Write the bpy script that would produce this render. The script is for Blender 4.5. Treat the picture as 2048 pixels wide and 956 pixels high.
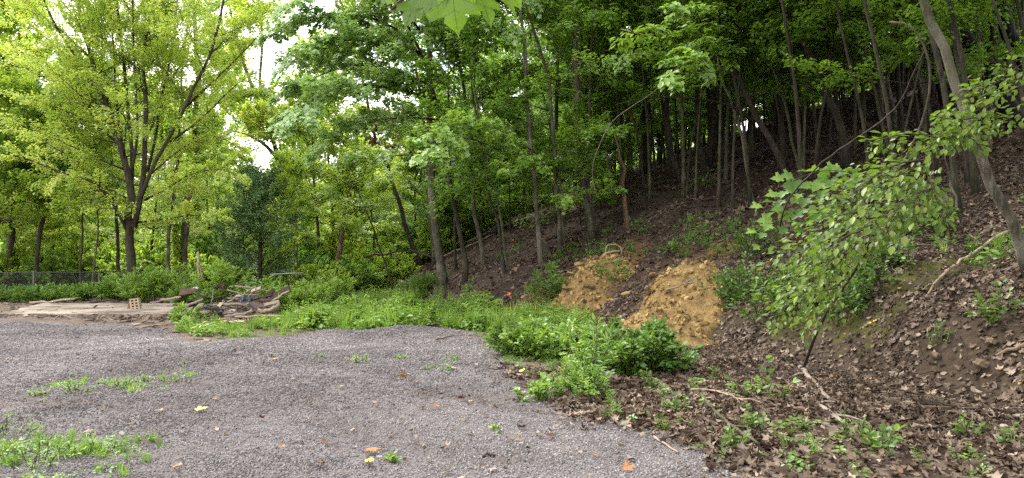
import bpy, math, random
import numpy as np
from mathutils import Matrix, Vector

for _o in list(bpy.data.objects):
    bpy.data.objects.remove(_o)
scene = bpy.context.scene
COL = scene.collection
rng = np.random.default_rng(7)
random.seed(7)
R = math.radians

# ------------------------------------------------------------------ camera, sky, sun, exposure
EYE = np.array((0.0, 0.0, 1.6))
FPX = 1479.0                      # focal length in photograph pixels (2048 wide)
PITCH = math.atan(32 / FPX)
cam_data = bpy.data.cameras.new('camera')
cam_data.lens = 26.0
cam_data.sensor_width = 36.0
cam_data.clip_start = 0.05
cam_data.clip_end = 2000
cam = bpy.data.objects.new('camera', cam_data)
cam.location = EYE
cam.rotation_euler = (math.pi / 2 + PITCH, 0, 0)
COL.objects.link(cam)
scene.camera = cam

SUN_AZ, SUN_EL = R(-42), R(50)    # azimuth from +Y towards +X, elevation
world = bpy.data.worlds.new('World')
scene.world = world
world.use_nodes = True
wn, wl = world.node_tree.nodes, world.node_tree.links
wn.clear()
w_out = wn.new('ShaderNodeOutputWorld')
w_sky = wn.new('ShaderNodeTexSky')
w_sky.sky_type = 'NISHITA'
w_sky.sun_disc = False
w_sky.sun_elevation = SUN_EL
w_sky.sun_rotation = SUN_AZ
w_sky.dust_density = 2.0
w_bg = wn.new('ShaderNodeBackground')
w_bg.inputs['Strength'].default_value = 0.15
wl.new(w_sky.outputs[0], w_bg.inputs['Color'])
w_cl = wn.new('ShaderNodeBackground')          # bright cloud sheet
w_cl.inputs['Color'].default_value = (1.0, 0.965, 0.97, 1)
w_cl.inputs['Strength'].default_value = 1.75
w_tc = wn.new('ShaderNodeTexCoord')
w_no = wn.new('ShaderNodeTexNoise')
w_no.inputs['Scale'].default_value = 3.2
w_no.inputs['Detail'].default_value = 6
w_no.inputs['Roughness'].default_value = 0.6
w_rp = wn.new('ShaderNodeValToRGB')
w_rp.color_ramp.elements[0].position = 0.36
w_rp.color_ramp.elements[1].position = 0.50
w_rp.color_ramp.elements[0].color = (0.25, 0.25, 0.25, 1)
w_mx = wn.new('ShaderNodeMixShader')
wl.new(w_tc.outputs['Generated'], w_no.inputs['Vector'])
wl.new(w_no.outputs['Fac'], w_rp.inputs['Fac'])
wl.new(w_rp.outputs['Color'], w_mx.inputs['Fac'])
wl.new(w_bg.outputs[0], w_mx.inputs[1])
wl.new(w_cl.outputs[0], w_mx.inputs[2])
wl.new(w_mx.outputs[0], w_out.inputs['Surface'])

sun_data = bpy.data.lights.new('sun', 'SUN')
sun_data.energy = 3.0
sun_data.angle = R(20)
sun_data.color = (1.0, 0.95, 0.86)
sun = bpy.data.objects.new('sun', sun_data)
_sd = Vector((math.sin(SUN_AZ) * math.cos(SUN_EL), math.cos(SUN_AZ) * math.cos(SUN_EL), math.sin(SUN_EL)))
sun.rotation_euler = _sd.to_track_quat('Z', 'Y').to_euler()
sun.location = (-20, 10, 40)
COL.objects.link(sun)

scene.view_settings.view_transform = 'Standard'
scene.view_settings.look = 'None'
scene.view_settings.gamma = 1.0
scene.view_settings.exposure = 1.5
scene.view_settings.use_curve_mapping = False
scene.render.engine = 'CYCLES'
scene.cycles.max_bounces = 10
scene.cycles.diffuse_bounces = 8
scene.cycles.glossy_bounces = 2
scene.cycles.transmission_bounces = 6
scene.cycles.transparent_max_bounces = 4
scene.cycles.use_denoising = False
scene.cycles.sample_clamp_indirect = 8

# ------------------------------------------------------------------ numeric helpers
def nrm(v):
    v = np.asarray(v, float)
    return v / np.maximum(np.linalg.norm(v, axis=-1, keepdims=True), 1e-9)

def _hash(ix, iy, seed):
    n = (ix.astype(np.int64) * 374761393 + iy.astype(np.int64) * 668265263 + seed * 974711) & 0x7fffffff
    n = ((n ^ (n >> 13)) * 1274126177) & 0x7fffffff
    n = n ^ (n >> 16)
    return (n & 0xffff) / 65535.0

def vnoise(x, y, seed=0):
    x = np.asarray(x, float); y = np.asarray(y, float)
    ix, iy = np.floor(x), np.floor(y)
    fx, fy = x - ix, y - iy
    fx = fx * fx * (3 - 2 * fx); fy = fy * fy * (3 - 2 * fy)
    a = _hash(ix, iy, seed); b = _hash(ix + 1, iy, seed)
    c = _hash(ix, iy + 1, seed); d = _hash(ix + 1, iy + 1, seed)
    return (a * (1 - fx) + b * fx) * (1 - fy) + (c * (1 - fx) + d * fx) * fy

def fbm(x, y, seed=0, oct=4):
    s, a, t = 0, 0.5, 0
    for o in range(oct):
        s = s + a * vnoise(np.asarray(x) * 2 ** o, np.asarray(y) * 2 ** o, seed + o * 17)
        t += a; a *= 0.5
    return s / t - 0.5

def smooth(e0, e1, x):
    t = np.clip((np.asarray(x, float) - e0) / (e1 - e0), 0, 1)
    return t * t * (3 - 2 * t)

def seg_dist(x, y, poly, closed=False):
    """Distance to a polyline, and the signed side of the nearest segment (right of travel is positive)."""
    x = np.asarray(x, float); y = np.asarray(y, float)
    best = np.full(x.shape, 1e9); side = np.zeros(x.shape)
    pts = list(poly) + ([poly[0]] if closed else [])
    for (x0, y0), (x1, y1) in zip(pts[:-1], pts[1:]):
        dx, dy = x1 - x0, y1 - y0
        t = np.clip(((x - x0) * dx + (y - y0) * dy) / (dx * dx + dy * dy), 0, 1)
        ex, ey = x - (x0 + t * dx), y - (y0 + t * dy)
        d = np.hypot(ex, ey)
        sd = ex * dy - ey * dx
        m = d < best
        best = np.where(m, d, best); side = np.where(m, sd, side)
    return best, side

def inside(x, y, poly):
    x = np.asarray(x, float); y = np.asarray(y, float)
    c = np.zeros(x.shape, bool)
    for (x0, y0), (x1, y1) in zip(poly, poly[1:] + poly[:1]):
        if y0 == y1:
            continue
        c ^= ((y0 > y) != (y1 > y)) & (x < (x1 - x0) * (y - y0) / (y1 - y0) + x0)
    return c

def poly_sd(x, y, poly):
    d, _ = seg_dist(x, y, poly, True)
    return np.where(inside(x, y, poly), d, -d)

# ------------------------------------------------------------------ lie of the land
TOE = [(8.5, -12), (6.6, -2), (5.6, 4), (4.9, 8.0), (4.1, 11), (2.9, 13.9), (0.5, 18), (-2.2, 22), (-4.2, 27), (-6.0, 34), (-8.5, 46), (-14, 75), (-30, 140)]
GRAVEL = [(1.75, 4.9), (1.54, 6.07), (1.06, 6.96), (.5, 7.9), (.2, 9.46), (-.1, 11.5), (-.39, 13.3), (-1.1, 14.8), (-2, 15.4), (-2.7, 14.6), (-3.5, 14.6),
          (-4.2, 13.5), (-5.5, 13.2), (-6.4, 14.4), (-7.6, 16.2), (-9.5, 17.0), (-12, 18.2), (-16, 18.6), (-24, 19), (-24, -12), (4.5, -12), (3.0, 0)]
SLAB = [(-13.4, 19.3), (-9.0, 19.2), (-10.0, 23.4), (-14.8, 23.4)]
MOUNDS = [(-2.0, 14.7, .16, .9), (-.9, 14.0, .10, .7), (-4.7, 13.0, .13, .7), (-3.4, 14.1, .12, .6), (-6.3, 11.6, .13, 1.0), (-2.6, 9.2, .05, 1.5), (-4.8, 8.6, .05, 1.2), (-1.2, 7.2, .05, 1.0), (-7.0, 18.7, .36, 1.15), (-6.2, 18.9, .2, .9), (-1.0, 6.4, -.05, .5), (-1.6, 8.0, -.06, .7), (-2.6, 10.4, -.06, .8), (-4.2, 7.0, -.05, .7), (-5.2, 9.6, -.06, .9), (-.6, 10.6, .06, .8), (-3.8, 11.6, .07, .9)]

def hill_s(x, y):
    d, s = seg_dist(x, y, TOE)
    return np.where(s > 0, d, -d)

def height(x, y):
    x = np.asarray(x, float); y = np.asarray(y, float)
    s = hill_s(x, y) + 0.5 * fbm(x * .35, y * .35, 3)
    near = smooth(17, 9, y)
    a = np.clip(s, 0, 1.8)
    z = (0.58 + .12 * near) * a * smooth(-.2, 1.2, s)
    z = z + 0.40 * (np.clip(s, 1.8, 20) - 1.8)
    m = np.clip(s, 20, 36) - 20
    z = z + 0.40 * (m - m * m / 34)
    z = z - 0.12 * np.clip(s - 36, 0, 60)
    z = z + smooth(0.2, 2, s) * (0.5 * fbm(x * .55, y * .55, 11) + .3 * fbm(x * 1.9, y * 1.9, 12))
    flat = 1 - smooth(-.5, 1, s)
    z = z + flat * (.10 * fbm(x * .25, y * .25, 21) + .12 * fbm(x * .8, y * 1.0, 22) + .03 * fbm(x * 3, y * 3, 23))
    for mx, my, ma, mr in MOUNDS:
        z = z + ma * np.exp(-((x - mx) ** 2 + (y - my) ** 2) / (mr * mr))
    z = z - smooth(34, 70, y) * 1.0 * flat
    return z

RIGHT = np.array((1, 0, 0.)); FWD = np.array((0, math.cos(PITCH), math.sin(PITCH))); UP = np.array((0, -math.sin(PITCH), math.cos(PITCH)))
def ray(u, v):
    d = RIGHT * (u - 1024) / FPX + UP * (478 - v) / FPX + FWD
    return d / d[1]
def at(u, v, y):
    """The point seen at photograph pixel (u, v) that stands y metres ahead."""
    return EYE + ray(u, v) * y
def ground(u, v, far=90):
    """Where the view through pixel (u, v) meets the land."""
    d = ray(u, v)
    t = np.linspace(3.0, far, 1800)
    P = EYE + t[:, None] * d
    k = np.nonzero(P[:, 2] < height(P[:, 0], P[:, 1]))[0]
    i = k[0] if len(k) else len(t) - 1
    p = P[i].copy(); p[2] = height(p[0], p[1])
    return p
def on(x, y, dz=0.0):
    return np.array((x, y, float(height(x, y)) + dz))
def proj(P):
    Q = np.asarray(P, float) - EYE
    f = Q @ FWD
    f = np.where(np.abs(f) < 1e-6, 1e-6, f)
    return 1024 + FPX * (Q @ RIGHT) / f, 478 - FPX * (Q @ UP) / f, f

# ------------------------------------------------------------------ meshes
def mesh_data(name, parts, mats, smooth_shade=True):
    """parts: (verts, faces (n x 3 or n x 4), tint, material index)"""
    V, T, loops, tot, mi, o = [], [], [], [], [], 0
    for p in parts:
        v, f, t = p[0], np.asarray(p[1], int), p[2]
        m = p[3] if len(p) > 3 else 0
        V.append(v); T.append(np.broadcast_to(np.asarray(t, float), (len(v),)))
        loops.append((f + o).ravel()); tot.append(np.full(len(f), f.shape[1])); mi.append(np.full(len(f), m)); o += len(v)
    V = np.concatenate(V); T = np.concatenate(T); loops = np.concatenate(loops); tot = np.concatenate(tot); mi = np.concatenate(mi)
    me = bpy.data.meshes.new(name)
    me.vertices.add(len(V)); me.vertices.foreach_set('co', np.ascontiguousarray(V, np.float32).ravel())
    me.loops.add(len(loops)); me.loops.foreach_set('vertex_index', loops.astype(np.int32))
    me.polygons.add(len(tot))
    st = np.concatenate(([0], np.cumsum(tot)[:-1]))
    me.polygons.foreach_set('loop_start', st.astype(np.int32)); me.polygons.foreach_set('loop_total', tot.astype(np.int32))
    me.polygons.foreach_set('material_index', mi.astype(np.int32))
    me.polygons.foreach_set('use_smooth', np.full(len(tot), smooth_shade))
    a = me.attributes.new('tint', 'FLOAT', 'POINT'); a.data.foreach_set('value', T.astype(np.float32))
    me.update(calc_edges=True)
    for m in (mats if isinstance(mats, (list, tuple)) else [mats]):
        me.materials.append(m)
    return me

def tag(o, label=None, cat=None, group=None, kind=None):
    for k, v in (('label', label), ('category', cat), ('group', group), ('kind', kind)):
        if v:
            o[k] = v
    return o

def link(name, me, parent=None, loc=None):
    o = bpy.data.objects.new(name, me)
    COL.objects.link(o)
    if parent is not None:
        o.parent = parent
    if loc is not None:
        o.location = loc
    return o

def build(name, parts, mats, parent=None, base=None, smooth_shade=True):
    """Link world-space parts as one object; its origin is the parent's place, or base."""
    org = np.array(parent.location) if parent is not None else (np.array(base) if base is not None else np.zeros(3))
    parts = [(p[0] - org,) + tuple(p[1:]) for p in parts]
    o = link(name, mesh_data(name, parts, mats, smooth_shade), parent)
    if parent is None and base is not None:
        o.location = base
    return o

def empty(name, loc, label=None, cat=None, group=None):
    o = bpy.data.objects.new(name, None)
    o.empty_display_size = 0.2
    o.location = loc
    COL.objects.link(o)
    return tag(o, label, cat, group)

def copy_tree(o, loc=None, rz=None, scale=None, label=None, group=None):
    c = o.copy(); COL.objects.link(c)
    if loc is not None: c.location = loc
    if rz is not None: c.rotation_euler = (0, 0, rz)
    if scale is not None: c.scale = scale
    if label: c['label'] = label
    if group: c['group'] = group
    for ch in [k for k in bpy.data.objects if k.parent == o]:
        d = ch.copy(); COL.objects.link(d); d.parent = c
    return c

def catmull(P, n):
    P = np.asarray(P, float)
    if len(P) < 3:
        t = np.linspace(0, 1, n)[:, None]
        return P[0] * (1 - t) + P[-1] * t
    Q = np.vstack([2 * P[0] - P[1], P, 2 * P[-1] - P[-2]])
    L = np.concatenate(([0], np.cumsum(np.linalg.norm(np.diff(P, axis=0), axis=1))))
    out = []
    for s in np.linspace(0, L[-1], n):
        i = min(max(np.searchsorted(L, s) - 1, 0), len(P) - 2)
        t = (s - L[i]) / max(L[i + 1] - L[i], 1e-9)
        p0, p1, p2, p3 = Q[i], Q[i + 1], Q[i + 2], Q[i + 3]
        out.append(.5 * (2 * p1 + (p2 - p0) * t + (2 * p0 - 5 * p1 + 4 * p2 - p3) * t * t + (3 * p1 - p0 - 3 * p2 + p3) * t ** 3))
    return np.array(out)

def tube(P, r, sides=6, tint=0.5, rough=0.0, mi=0):
    P = np.asarray(P, float); n = len(P)
    r = np.broadcast_to(np.asarray(r, float), (n,))
    T = nrm(np.gradient(P, axis=0))
    ref = np.array((1., 0, 0)) if abs(T[0][0]) < .8 else np.array((0, 1., 0))
    X = np.zeros((n, 3)); x = ref
    for i in range(n):
        x = x - T[i] * (x @ T[i]); x = x / max(np.linalg.norm(x), 1e-9); X[i] = x
    Y = np.cross(T, X)
    a = np.linspace(0, 2 * math.pi, sides, endpoint=False)
    rr = r[:, None] * (1 + (rough * (rng.random((n, sides)) - .5) if rough else 0))
    V = P[:, None, :] + rr[..., None] * (np.cos(a)[None, :, None] * X[:, None, :] + np.sin(a)[None, :, None] * Y[:, None, :])
    i, j = np.meshgrid(np.arange(n - 1), np.arange(sides), indexing='ij')
    j2 = (j + 1) % sides
    F = np.stack([i * sides + j, i * sides + j2, (i + 1) * sides + j2, (i + 1) * sides + j], -1).reshape(-1, 4)
    V = V.reshape(-1, 3)
    caps = []
    for k, p in ((0, P[0]), (n - 1, P[-1])):
        c = len(V); V = np.vstack([V, p])
        ring = k * sides + np.arange(sides)
        f = np.stack([ring, np.roll(ring, -1), np.full(sides, c), np.full(sides, c)], -1)
        caps.append(f if k else f[:, [1, 0, 2, 3]])
    tri = np.vstack([F[:, [0, 1, 2]], F[:, [0, 2, 3]], np.vstack(caps)[:, :3]])
    return [(V, tri, tint, mi)]

def box(c, sx, sy, sz, rot=None, tint=.5, mi=0, jitter=0.0):
    V = np.array([(x, y, z) for x in (-.5, .5) for y in (-.5, .5) for z in (-.5, .5)]) * (sx, sy, sz)
    if jitter:
        V = V + (rng.random(V.shape) - .5) * jitter
    if rot is not None:
        V = V @ np.array(rot).T
    F = np.array([(0, 1, 3, 2), (4, 6, 7, 5), (0, 4, 5, 1), (2, 3, 7, 6), (0, 2, 6, 4), (1, 5, 7, 3)])
    return [(V + np.asarray(c), F, tint, mi)]

# leaf outlines: base at the origin, tip towards +y, upper side towards +z
LEAF = {
    'diamond': (np.array([(0, 0, 0), (.36, .45, .07), (0, 1, -.06), (-.36, .45, .07)]), np.array([(0, 1, 2), (0, 2, 3)])),
    'ovate': (np.array([(0, 0, 0), (.27, .28, .05), (.28, .6, .04), (0, 1, -.12), (-.28, .6, .04), (-.27, .28, .05)]), np.array([(0, 1, 2), (0, 2, 3), (0, 3, 4), (0, 4, 5)])),
    'lance': (np.array([(0, 0, 0), (.13, .3, .03), (.1, .65, 0), (0, 1, -.15), (-.1, .65, 0), (-.13, .3, .03)]), np.array([(0, 1, 2), (0, 2, 3), (0, 3, 4), (0, 4, 5)])),
    'maple': (np.array([(0, .38, -.02), (0, .04, 0), (.42, .04, .03), (.30, .28, .05), (.58, .6, .0), (.22, .60, .04), (0, 1, -.12), (-.22, .60, .04), (-.58, .6, 0), (-.30, .28, .05), (-.42, .04, .03)]),
              np.array([(0, i, i + 1) for i in range(1, 10)] + [(0, 10, 1)])),
    'blade': (np.array([(-.03, 0, 0), (.03, 0, 0), (.02, .6, .05), (-.02, .6, .05), (0, 1, -.12)]), np.array([(0, 1, 2), (0, 2, 3), (3, 2, 4)])),
}
def leaves(kind, P, D, N, S, T):
    tv, tf = LEAF[kind]
    P = np.asarray(P, float); n = len(P); k = len(tv)
    y = nrm(D); z = N - (N * y).sum(1, keepdims=True) * y; z = nrm(z); x = np.cross(y, z)
    S = np.broadcast_to(np.asarray(S, float), (n,))
    V = P[:, None, :] + S[:, None, None] * (tv[None, :, 0:1] * x[:, None] + tv[None, :, 1:2] * y[:, None] + tv[None, :, 2:3] * z[:, None])
    F = (tf[None] + (np.arange(n) * k)[:, None, None]).reshape(-1, 3)
    return [(V.reshape(-1, 3), F, np.repeat(np.broadcast_to(np.asarray(T, float), (n,)), k))]

# ------------------------------------------------------------------ materials
def new_mat(name):
    m = bpy.data.materials.new(name); m.use_nodes = True
    nt = m.node_tree; nt.nodes.clear()
    return m, nt, nt.nodes.new('ShaderNodeOutputMaterial')
def sin(n, name, v):
    n.inputs[name].default_value = v
def ramp(nt, fac, stops, interp='LINEAR'):
    r = nt.nodes.new('ShaderNodeValToRGB'); r.color_ramp.interpolation = interp
    e = r.color_ramp.elements
    while len(e) < len(stops): e.new(.5)
    for q, (p, c) in zip(e, stops):
        q.position = p; q.color = (*c, 1)
    nt.links.new(fac, r.inputs['Fac'])
    return r.outputs['Color']
def noise(nt, scale, detail=4, rough=.55, vec=None, dim='3D'):
    n = nt.nodes.new('ShaderNodeTexNoise'); sin(n, 'Scale', scale); sin(n, 'Detail', detail); sin(n, 'Roughness', rough)
    if vec is not None: nt.links.new(vec, n.inputs['Vector'])
    return n.outputs['Fac']
def mixc(nt, fac, a, b, mode='MIX'):
    m = nt.nodes.new('ShaderNodeMix'); m.data_type = 'RGBA'; m.blend_type = mode
    for s, x in ((m.inputs[0], fac), (m.inputs[6], a), (m.inputs[7], b)):
        if isinstance(x, (int, float)): s.default_value = x
        elif isinstance(x, tuple): s.default_value = (*x, 1)
        else: nt.links.new(x, s)
    return m.outputs[2]
def mth(nt, op, a, b=None, clamp=False):
    m = nt.nodes.new('ShaderNodeMath'); m.operation = op; m.use_clamp = clamp
    for s, x in zip(m.inputs, (a, b)):
        if x is None: continue
        if isinstance(x, (int, float)): s.default_value = x
        else: nt.links.new(x, s)
    return m.outputs[0]
def attr(nt, name, typ='GEOMETRY'):
    a = nt.nodes.new('ShaderNodeAttribute'); a.attribute_name = name; a.attribute_type = typ
    return a.outputs['Fac']
def position(nt):
    return nt.nodes.new('ShaderNodeNewGeometry').outputs['Position']
def objco(nt):
    return nt.nodes.new('ShaderNodeTexCoord').outputs['Object']
def mapping(nt, vec, scale):
    m = nt.nodes.new('ShaderNodeMapping'); sin(m, 'Scale', scale); nt.links.new(vec, m.inputs['Vector'])
    return m.outputs['Vector']
def bump(nt, h, strength=.5, dist=.02):
    b = nt.nodes.new('ShaderNodeBump'); sin(b, 'Strength', strength); sin(b, 'Distance', dist); nt.links.new(h, b.inputs['Height'])
    return b.outputs['Normal']
def principled(nt, out, color, rough=.8, normal=None, spec=.3):
    p = nt.nodes.new('ShaderNodeBsdfPrincipled')
    if isinstance(color, tuple): p.inputs['Base Color'].default_value = (*color, 1)
    else: nt.links.new(color, p.inputs['Base Color'])
    if isinstance(rough, (int, float)): p.inputs['Roughness'].default_value = rough
    else: nt.links.new(rough, p.inputs['Roughness'])
    p.inputs['Specular IOR Level'].default_value = spec
    if normal is not None: nt.links.new(normal, p.inputs['Normal'])
    nt.links.new(p.outputs[0], out.inputs['Surface'])
    return p

LEAF_GAIN = 1.8
def leaf_mat(name, stops, trans=.42, gloss=.03, instancer=False, tboost=(1.2, 1.2, .75), grough=.42):
    m, nt, out = new_mat(name)
    t = attr(nt, 'tint', 'INSTANCER' if instancer else 'GEOMETRY')
    if instancer:
        t = mth(nt, 'ADD', t, mth(nt, 'MULTIPLY', mth(nt, 'SUBTRACT', attr(nt, 'tint'), .5), .6), True)
    c = ramp(nt, t, [(q, tuple(min(.8, x * LEAF_GAIN) for x in h)) for q, h in stops])   # shared out between reflected and transmitted light
    df = nt.nodes.new('ShaderNodeBsdfDiffuse'); nt.links.new(c, df.inputs['Color'])
    tr = nt.nodes.new('ShaderNodeBsdfTranslucent'); nt.links.new(mixc(nt, 1.0, c, tboost, 'MULTIPLY'), tr.inputs['Color'])
    m1 = nt.nodes.new('ShaderNodeMixShader'); m1.inputs[0].default_value = trans
    nt.links.new(df.outputs[0], m1.inputs[1]); nt.links.new(tr.outputs[0], m1.inputs[2])
    gl = nt.nodes.new('ShaderNodeBsdfGlossy'); sin(gl, 'Roughness', grough); sin(gl, 'Color', (.9, .95, 1, 1))
    m2 = nt.nodes.new('ShaderNodeMixShader'); m2.inputs[0].default_value = gloss
    nt.links.new(m1.outputs[0], m2.inputs[1]); nt.links.new(gl.outputs[0], m2.inputs[2])
    nt.links.new(m2.outputs[0], out.inputs['Surface'])
    return m

def bark_mat(name, dark, light, moss=0.0, patch=.5, scale=1.0):
    dark, light = tuple(x * .7 for x in dark), tuple(x * .7 for x in light)
    m, nt, out = new_mat(name)
    p = position(nt)
    st = mapping(nt, p, (14 * scale, 14 * scale, 2.2 * scale))
    n1 = noise(nt, 1.6, 6, .65, st); n2 = noise(nt, 2.3 * scale, 3, .5, p)
    c = ramp(nt, n1, [(.32, tuple(x * .45 for x in dark)), (.5, dark), (.72, light)])
    c = mixc(nt, mth(nt, 'MULTIPLY', ramp(nt, n2, [(.45, (0, 0, 0)), (.62, (1, 1, 1))]), patch), c, tuple(min(1, x * 1.25) for x in light))
    if moss:
        n3 = noise(nt, 1.1, 4, .6, p)
        c = mixc(nt, mth(nt, 'MULTIPLY', ramp(nt, n3, [(.42, (0, 0, 0)), (.6, (1, 1, 1))]), moss), c, (.045, .06, .015))
    principled(nt, out, c, .9, bump(nt, n1, .9, .03), .2)
    return m

def plain_mat(name, dark, light, scale=8, rough=.85, stretch=(1, 1, 1), b=.4, dist=.01, spec=.3, obj=True):
    m, nt, out = new_mat(name)
    dark, light = tuple(x * .75 for x in dark), tuple(x * .75 for x in light)
    v = mapping(nt, objco(nt) if obj else position(nt), stretch)
    n = noise(nt, scale, 6, .6, v)
    principled(nt, out, ramp(nt, n, [(.3, dark), (.7, light)]), rough, bump(nt, n, b, dist), spec)
    return m
# ------------------------------------------------------------------ material palette
G = lambda h, s=1.0: tuple(x * s for x in h)
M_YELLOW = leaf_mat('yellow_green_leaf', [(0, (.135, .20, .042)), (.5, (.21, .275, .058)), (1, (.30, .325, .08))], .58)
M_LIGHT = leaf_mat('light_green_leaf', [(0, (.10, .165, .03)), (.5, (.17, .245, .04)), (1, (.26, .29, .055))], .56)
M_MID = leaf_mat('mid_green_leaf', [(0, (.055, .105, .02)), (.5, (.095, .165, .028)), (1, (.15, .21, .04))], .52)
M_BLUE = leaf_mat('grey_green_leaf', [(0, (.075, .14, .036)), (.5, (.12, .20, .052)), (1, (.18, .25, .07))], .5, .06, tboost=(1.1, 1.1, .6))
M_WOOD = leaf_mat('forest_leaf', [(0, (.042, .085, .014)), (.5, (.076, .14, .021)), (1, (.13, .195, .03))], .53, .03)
M_BRIGHT = leaf_mat('bright_spray_leaf', [(0, (.05, .098, .016)), (.5, (.088, .155, .023)), (1, (.14, .205, .032))], .53)
M_CEDAR = leaf_mat('cedar_needle', [(0, (.03, .062, .022)), (.5, (.054, .10, .032)), (1, (.09, .145, .048))], .15, .03, tboost=(1, 1, .8))
M_PURPLE = leaf_mat('purple_leaf', [(0, (.05, .018, .022)), (.5, (.09, .03, .035)), (1, (.12, .06, .05))], .4, tboost=(1.2, .8, .8))
M_WEED = leaf_mat('weed_leaf', [(0, (.045, .09, .014)), (.5, (.08, .145, .02)), (1, (.14, .20, .03))], .42, instancer=False)
M_WEED_I = leaf_mat('ground_weed_leaf', [(0, (.045, .085, .014)), (.5, (.08, .145, .02)), (1, (.15, .20, .035))], .42, instancer=True)
M_SHRUB = leaf_mat('shrub_leaf', [(0, (.026, .055, .010)), (.5, (.048, .092, .015)), (1, (.085, .135, .02))], .4, .02)
M_BEECH = leaf_mat('beech_leaf', [(0, (.034, .062, .006)), (.5, (.06, .10, .009)), (1, (.10, .135, .013))], .5, .02)
M_LITTER = leaf_mat('dead_leaf', [(q, tuple(x / LEAF_GAIN for x in h)) for q, h in [(0, (.022, .016, .012)), (.35, (.062, .046, .035)), (.7, (.135, .105, .081)), (.93, (.27, .22, .175)), (1, (.22, .115, .045))]], .12, .0, True, (0.88, 0.56, 0.372))
M_LITTER_FAR = leaf_mat('dead_leaf_hill', [(q, tuple(x / LEAF_GAIN for x in h)) for q, h in [(0, (.03, .021, .015)), (.5, (.078, .055, .041)), (.9, (.18, .134, .102)), (1, (.2, .12, .07))]], .1, .0, True, (0.946, 0.624, 0.432))

B_GREY = bark_mat('grey_brown_bark', (.085, .068, .05), (.20, .175, .14), .25)
B_DARK = bark_mat('dark_bark', (.035, .027, .021), (.09, .072, .056), .2, .3)
B_BLACK = bark_mat('blackened_bark', (.010, .009, .009), (.028, .025, .023), 0, .2)
B_PALE = bark_mat('pale_lichen_bark', (.075, .062, .048), (.20, .18, .145), .4, .7)
B_MOSS = bark_mat('mossy_bark', (.06, .052, .032), (.14, .125, .085), .6, .5)
B_SNAG = bark_mat('bare_tan_wood', (.10, .066, .038), (.22, .15, .085), 0, .4)
B_TAN = bark_mat('weathered_snag_bark', (.13, .085, .055), (.27, .19, .13), .1, .6)
B_TWIG = bark_mat('twig_bark', (.07, .055, .042), (.16, .135, .105), .2, .3, 3)
W_PALE = plain_mat('weathered_pale_wood', (.16, .115, .078), (.40, .315, .235), 3, .85, (4, 4, 30), .5, .006)
W_GREY = plain_mat('weathered_grey_wood', (.11, .088, .072), (.30, .25, .205), 3, .9, (4, 4, 30), .5, .006)
W_DARK = plain_mat('rotten_dark_wood', (.018, .012, .009), (.075, .05, .038), 4, .9, (4, 4, 20), .6, .008)
M_STEM = plain_mat('green_stem', (.06, .09, .025), (.13, .15, .05), 10, .7)

# ------------------------------------------------------------------ scattering of masses nobody could count
def scatter(name, P, rot, scl, idx, tint, protos, kind='stuff', label=None, cat=None):
    """One object: the prototypes set on points by a geometry node group."""
    me = bpy.data.meshes.new(name)
    n = len(P)
    me.vertices.add(n); me.vertices.foreach_set('co', np.ascontiguousarray(P, np.float32).ravel())
    for nm, typ, val, key in (('rot', 'FLOAT_VECTOR', rot, 'vector'), ('scl', 'FLOAT_VECTOR', scl if np.ndim(scl) == 2 else np.repeat(np.asarray(scl)[:, None], 3, 1), 'vector'),
                              ('pick', 'INT', idx, 'value'), ('tint', 'FLOAT', tint, 'value')):
        a = me.attributes.new(nm, typ, 'POINT')
        a.data.foreach_set(key, np.ascontiguousarray(val, np.int32 if typ == 'INT' else np.float32).ravel())
    o = link(name, me)
    src = bpy.data.collections.new(name + '_kinds')
    for i, pm in enumerate(protos):
        src.objects.link(bpy.data.objects.new('%s_kind_%02d' % (name, i), pm))
    ng = bpy.data.node_groups.new(name, 'GeometryNodeTree')
    ng.interface.new_socket('Geometry', in_out='INPUT', socket_type='NodeSocketGeometry')
    ng.interface.new_socket('Geometry', in_out='OUTPUT', socket_type='NodeSocketGeometry')
    gi, go = ng.nodes.new('NodeGroupInput'), ng.nodes.new('NodeGroupOutput')
    m2p = ng.nodes.new('GeometryNodeMeshToPoints')
    ci = ng.nodes.new('GeometryNodeCollectionInfo'); ci.inputs['Collection'].default_value = src
    ci.inputs['Separate Children'].default_value = True; ci.inputs['Reset Children'].default_value = True
    ip = ng.nodes.new('GeometryNodeInstanceOnPoints'); ip.inputs['Pick Instance'].default_value = True
    def na(nm, typ):
        q = ng.nodes.new('GeometryNodeInputNamedAttribute'); q.data_type = typ; q.inputs['Name'].default_value = nm
        return q.outputs['Attribute']
    e2r = ng.nodes.new('FunctionNodeEulerToRotation')
    L = ng.links.new
    L(gi.outputs[0], m2p.inputs['Mesh']); L(m2p.outputs[0], ip.inputs['Points']); L(ci.outputs[0], ip.inputs['Instance'])
    L(na('pick', 'INT'), ip.inputs['Instance Index']); L(na('rot', 'FLOAT_VECTOR'), e2r.inputs[0]); L(e2r.outputs[0], ip.inputs['Rotation'])
    L(na('scl', 'FLOAT_VECTOR'), ip.inputs['Scale']); L(ip.outputs[0], go.inputs[0])
    md = o.modifiers.new('scatter', 'NODES'); md.node_group = ng
    return tag(o, label, cat, None, kind)

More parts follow.
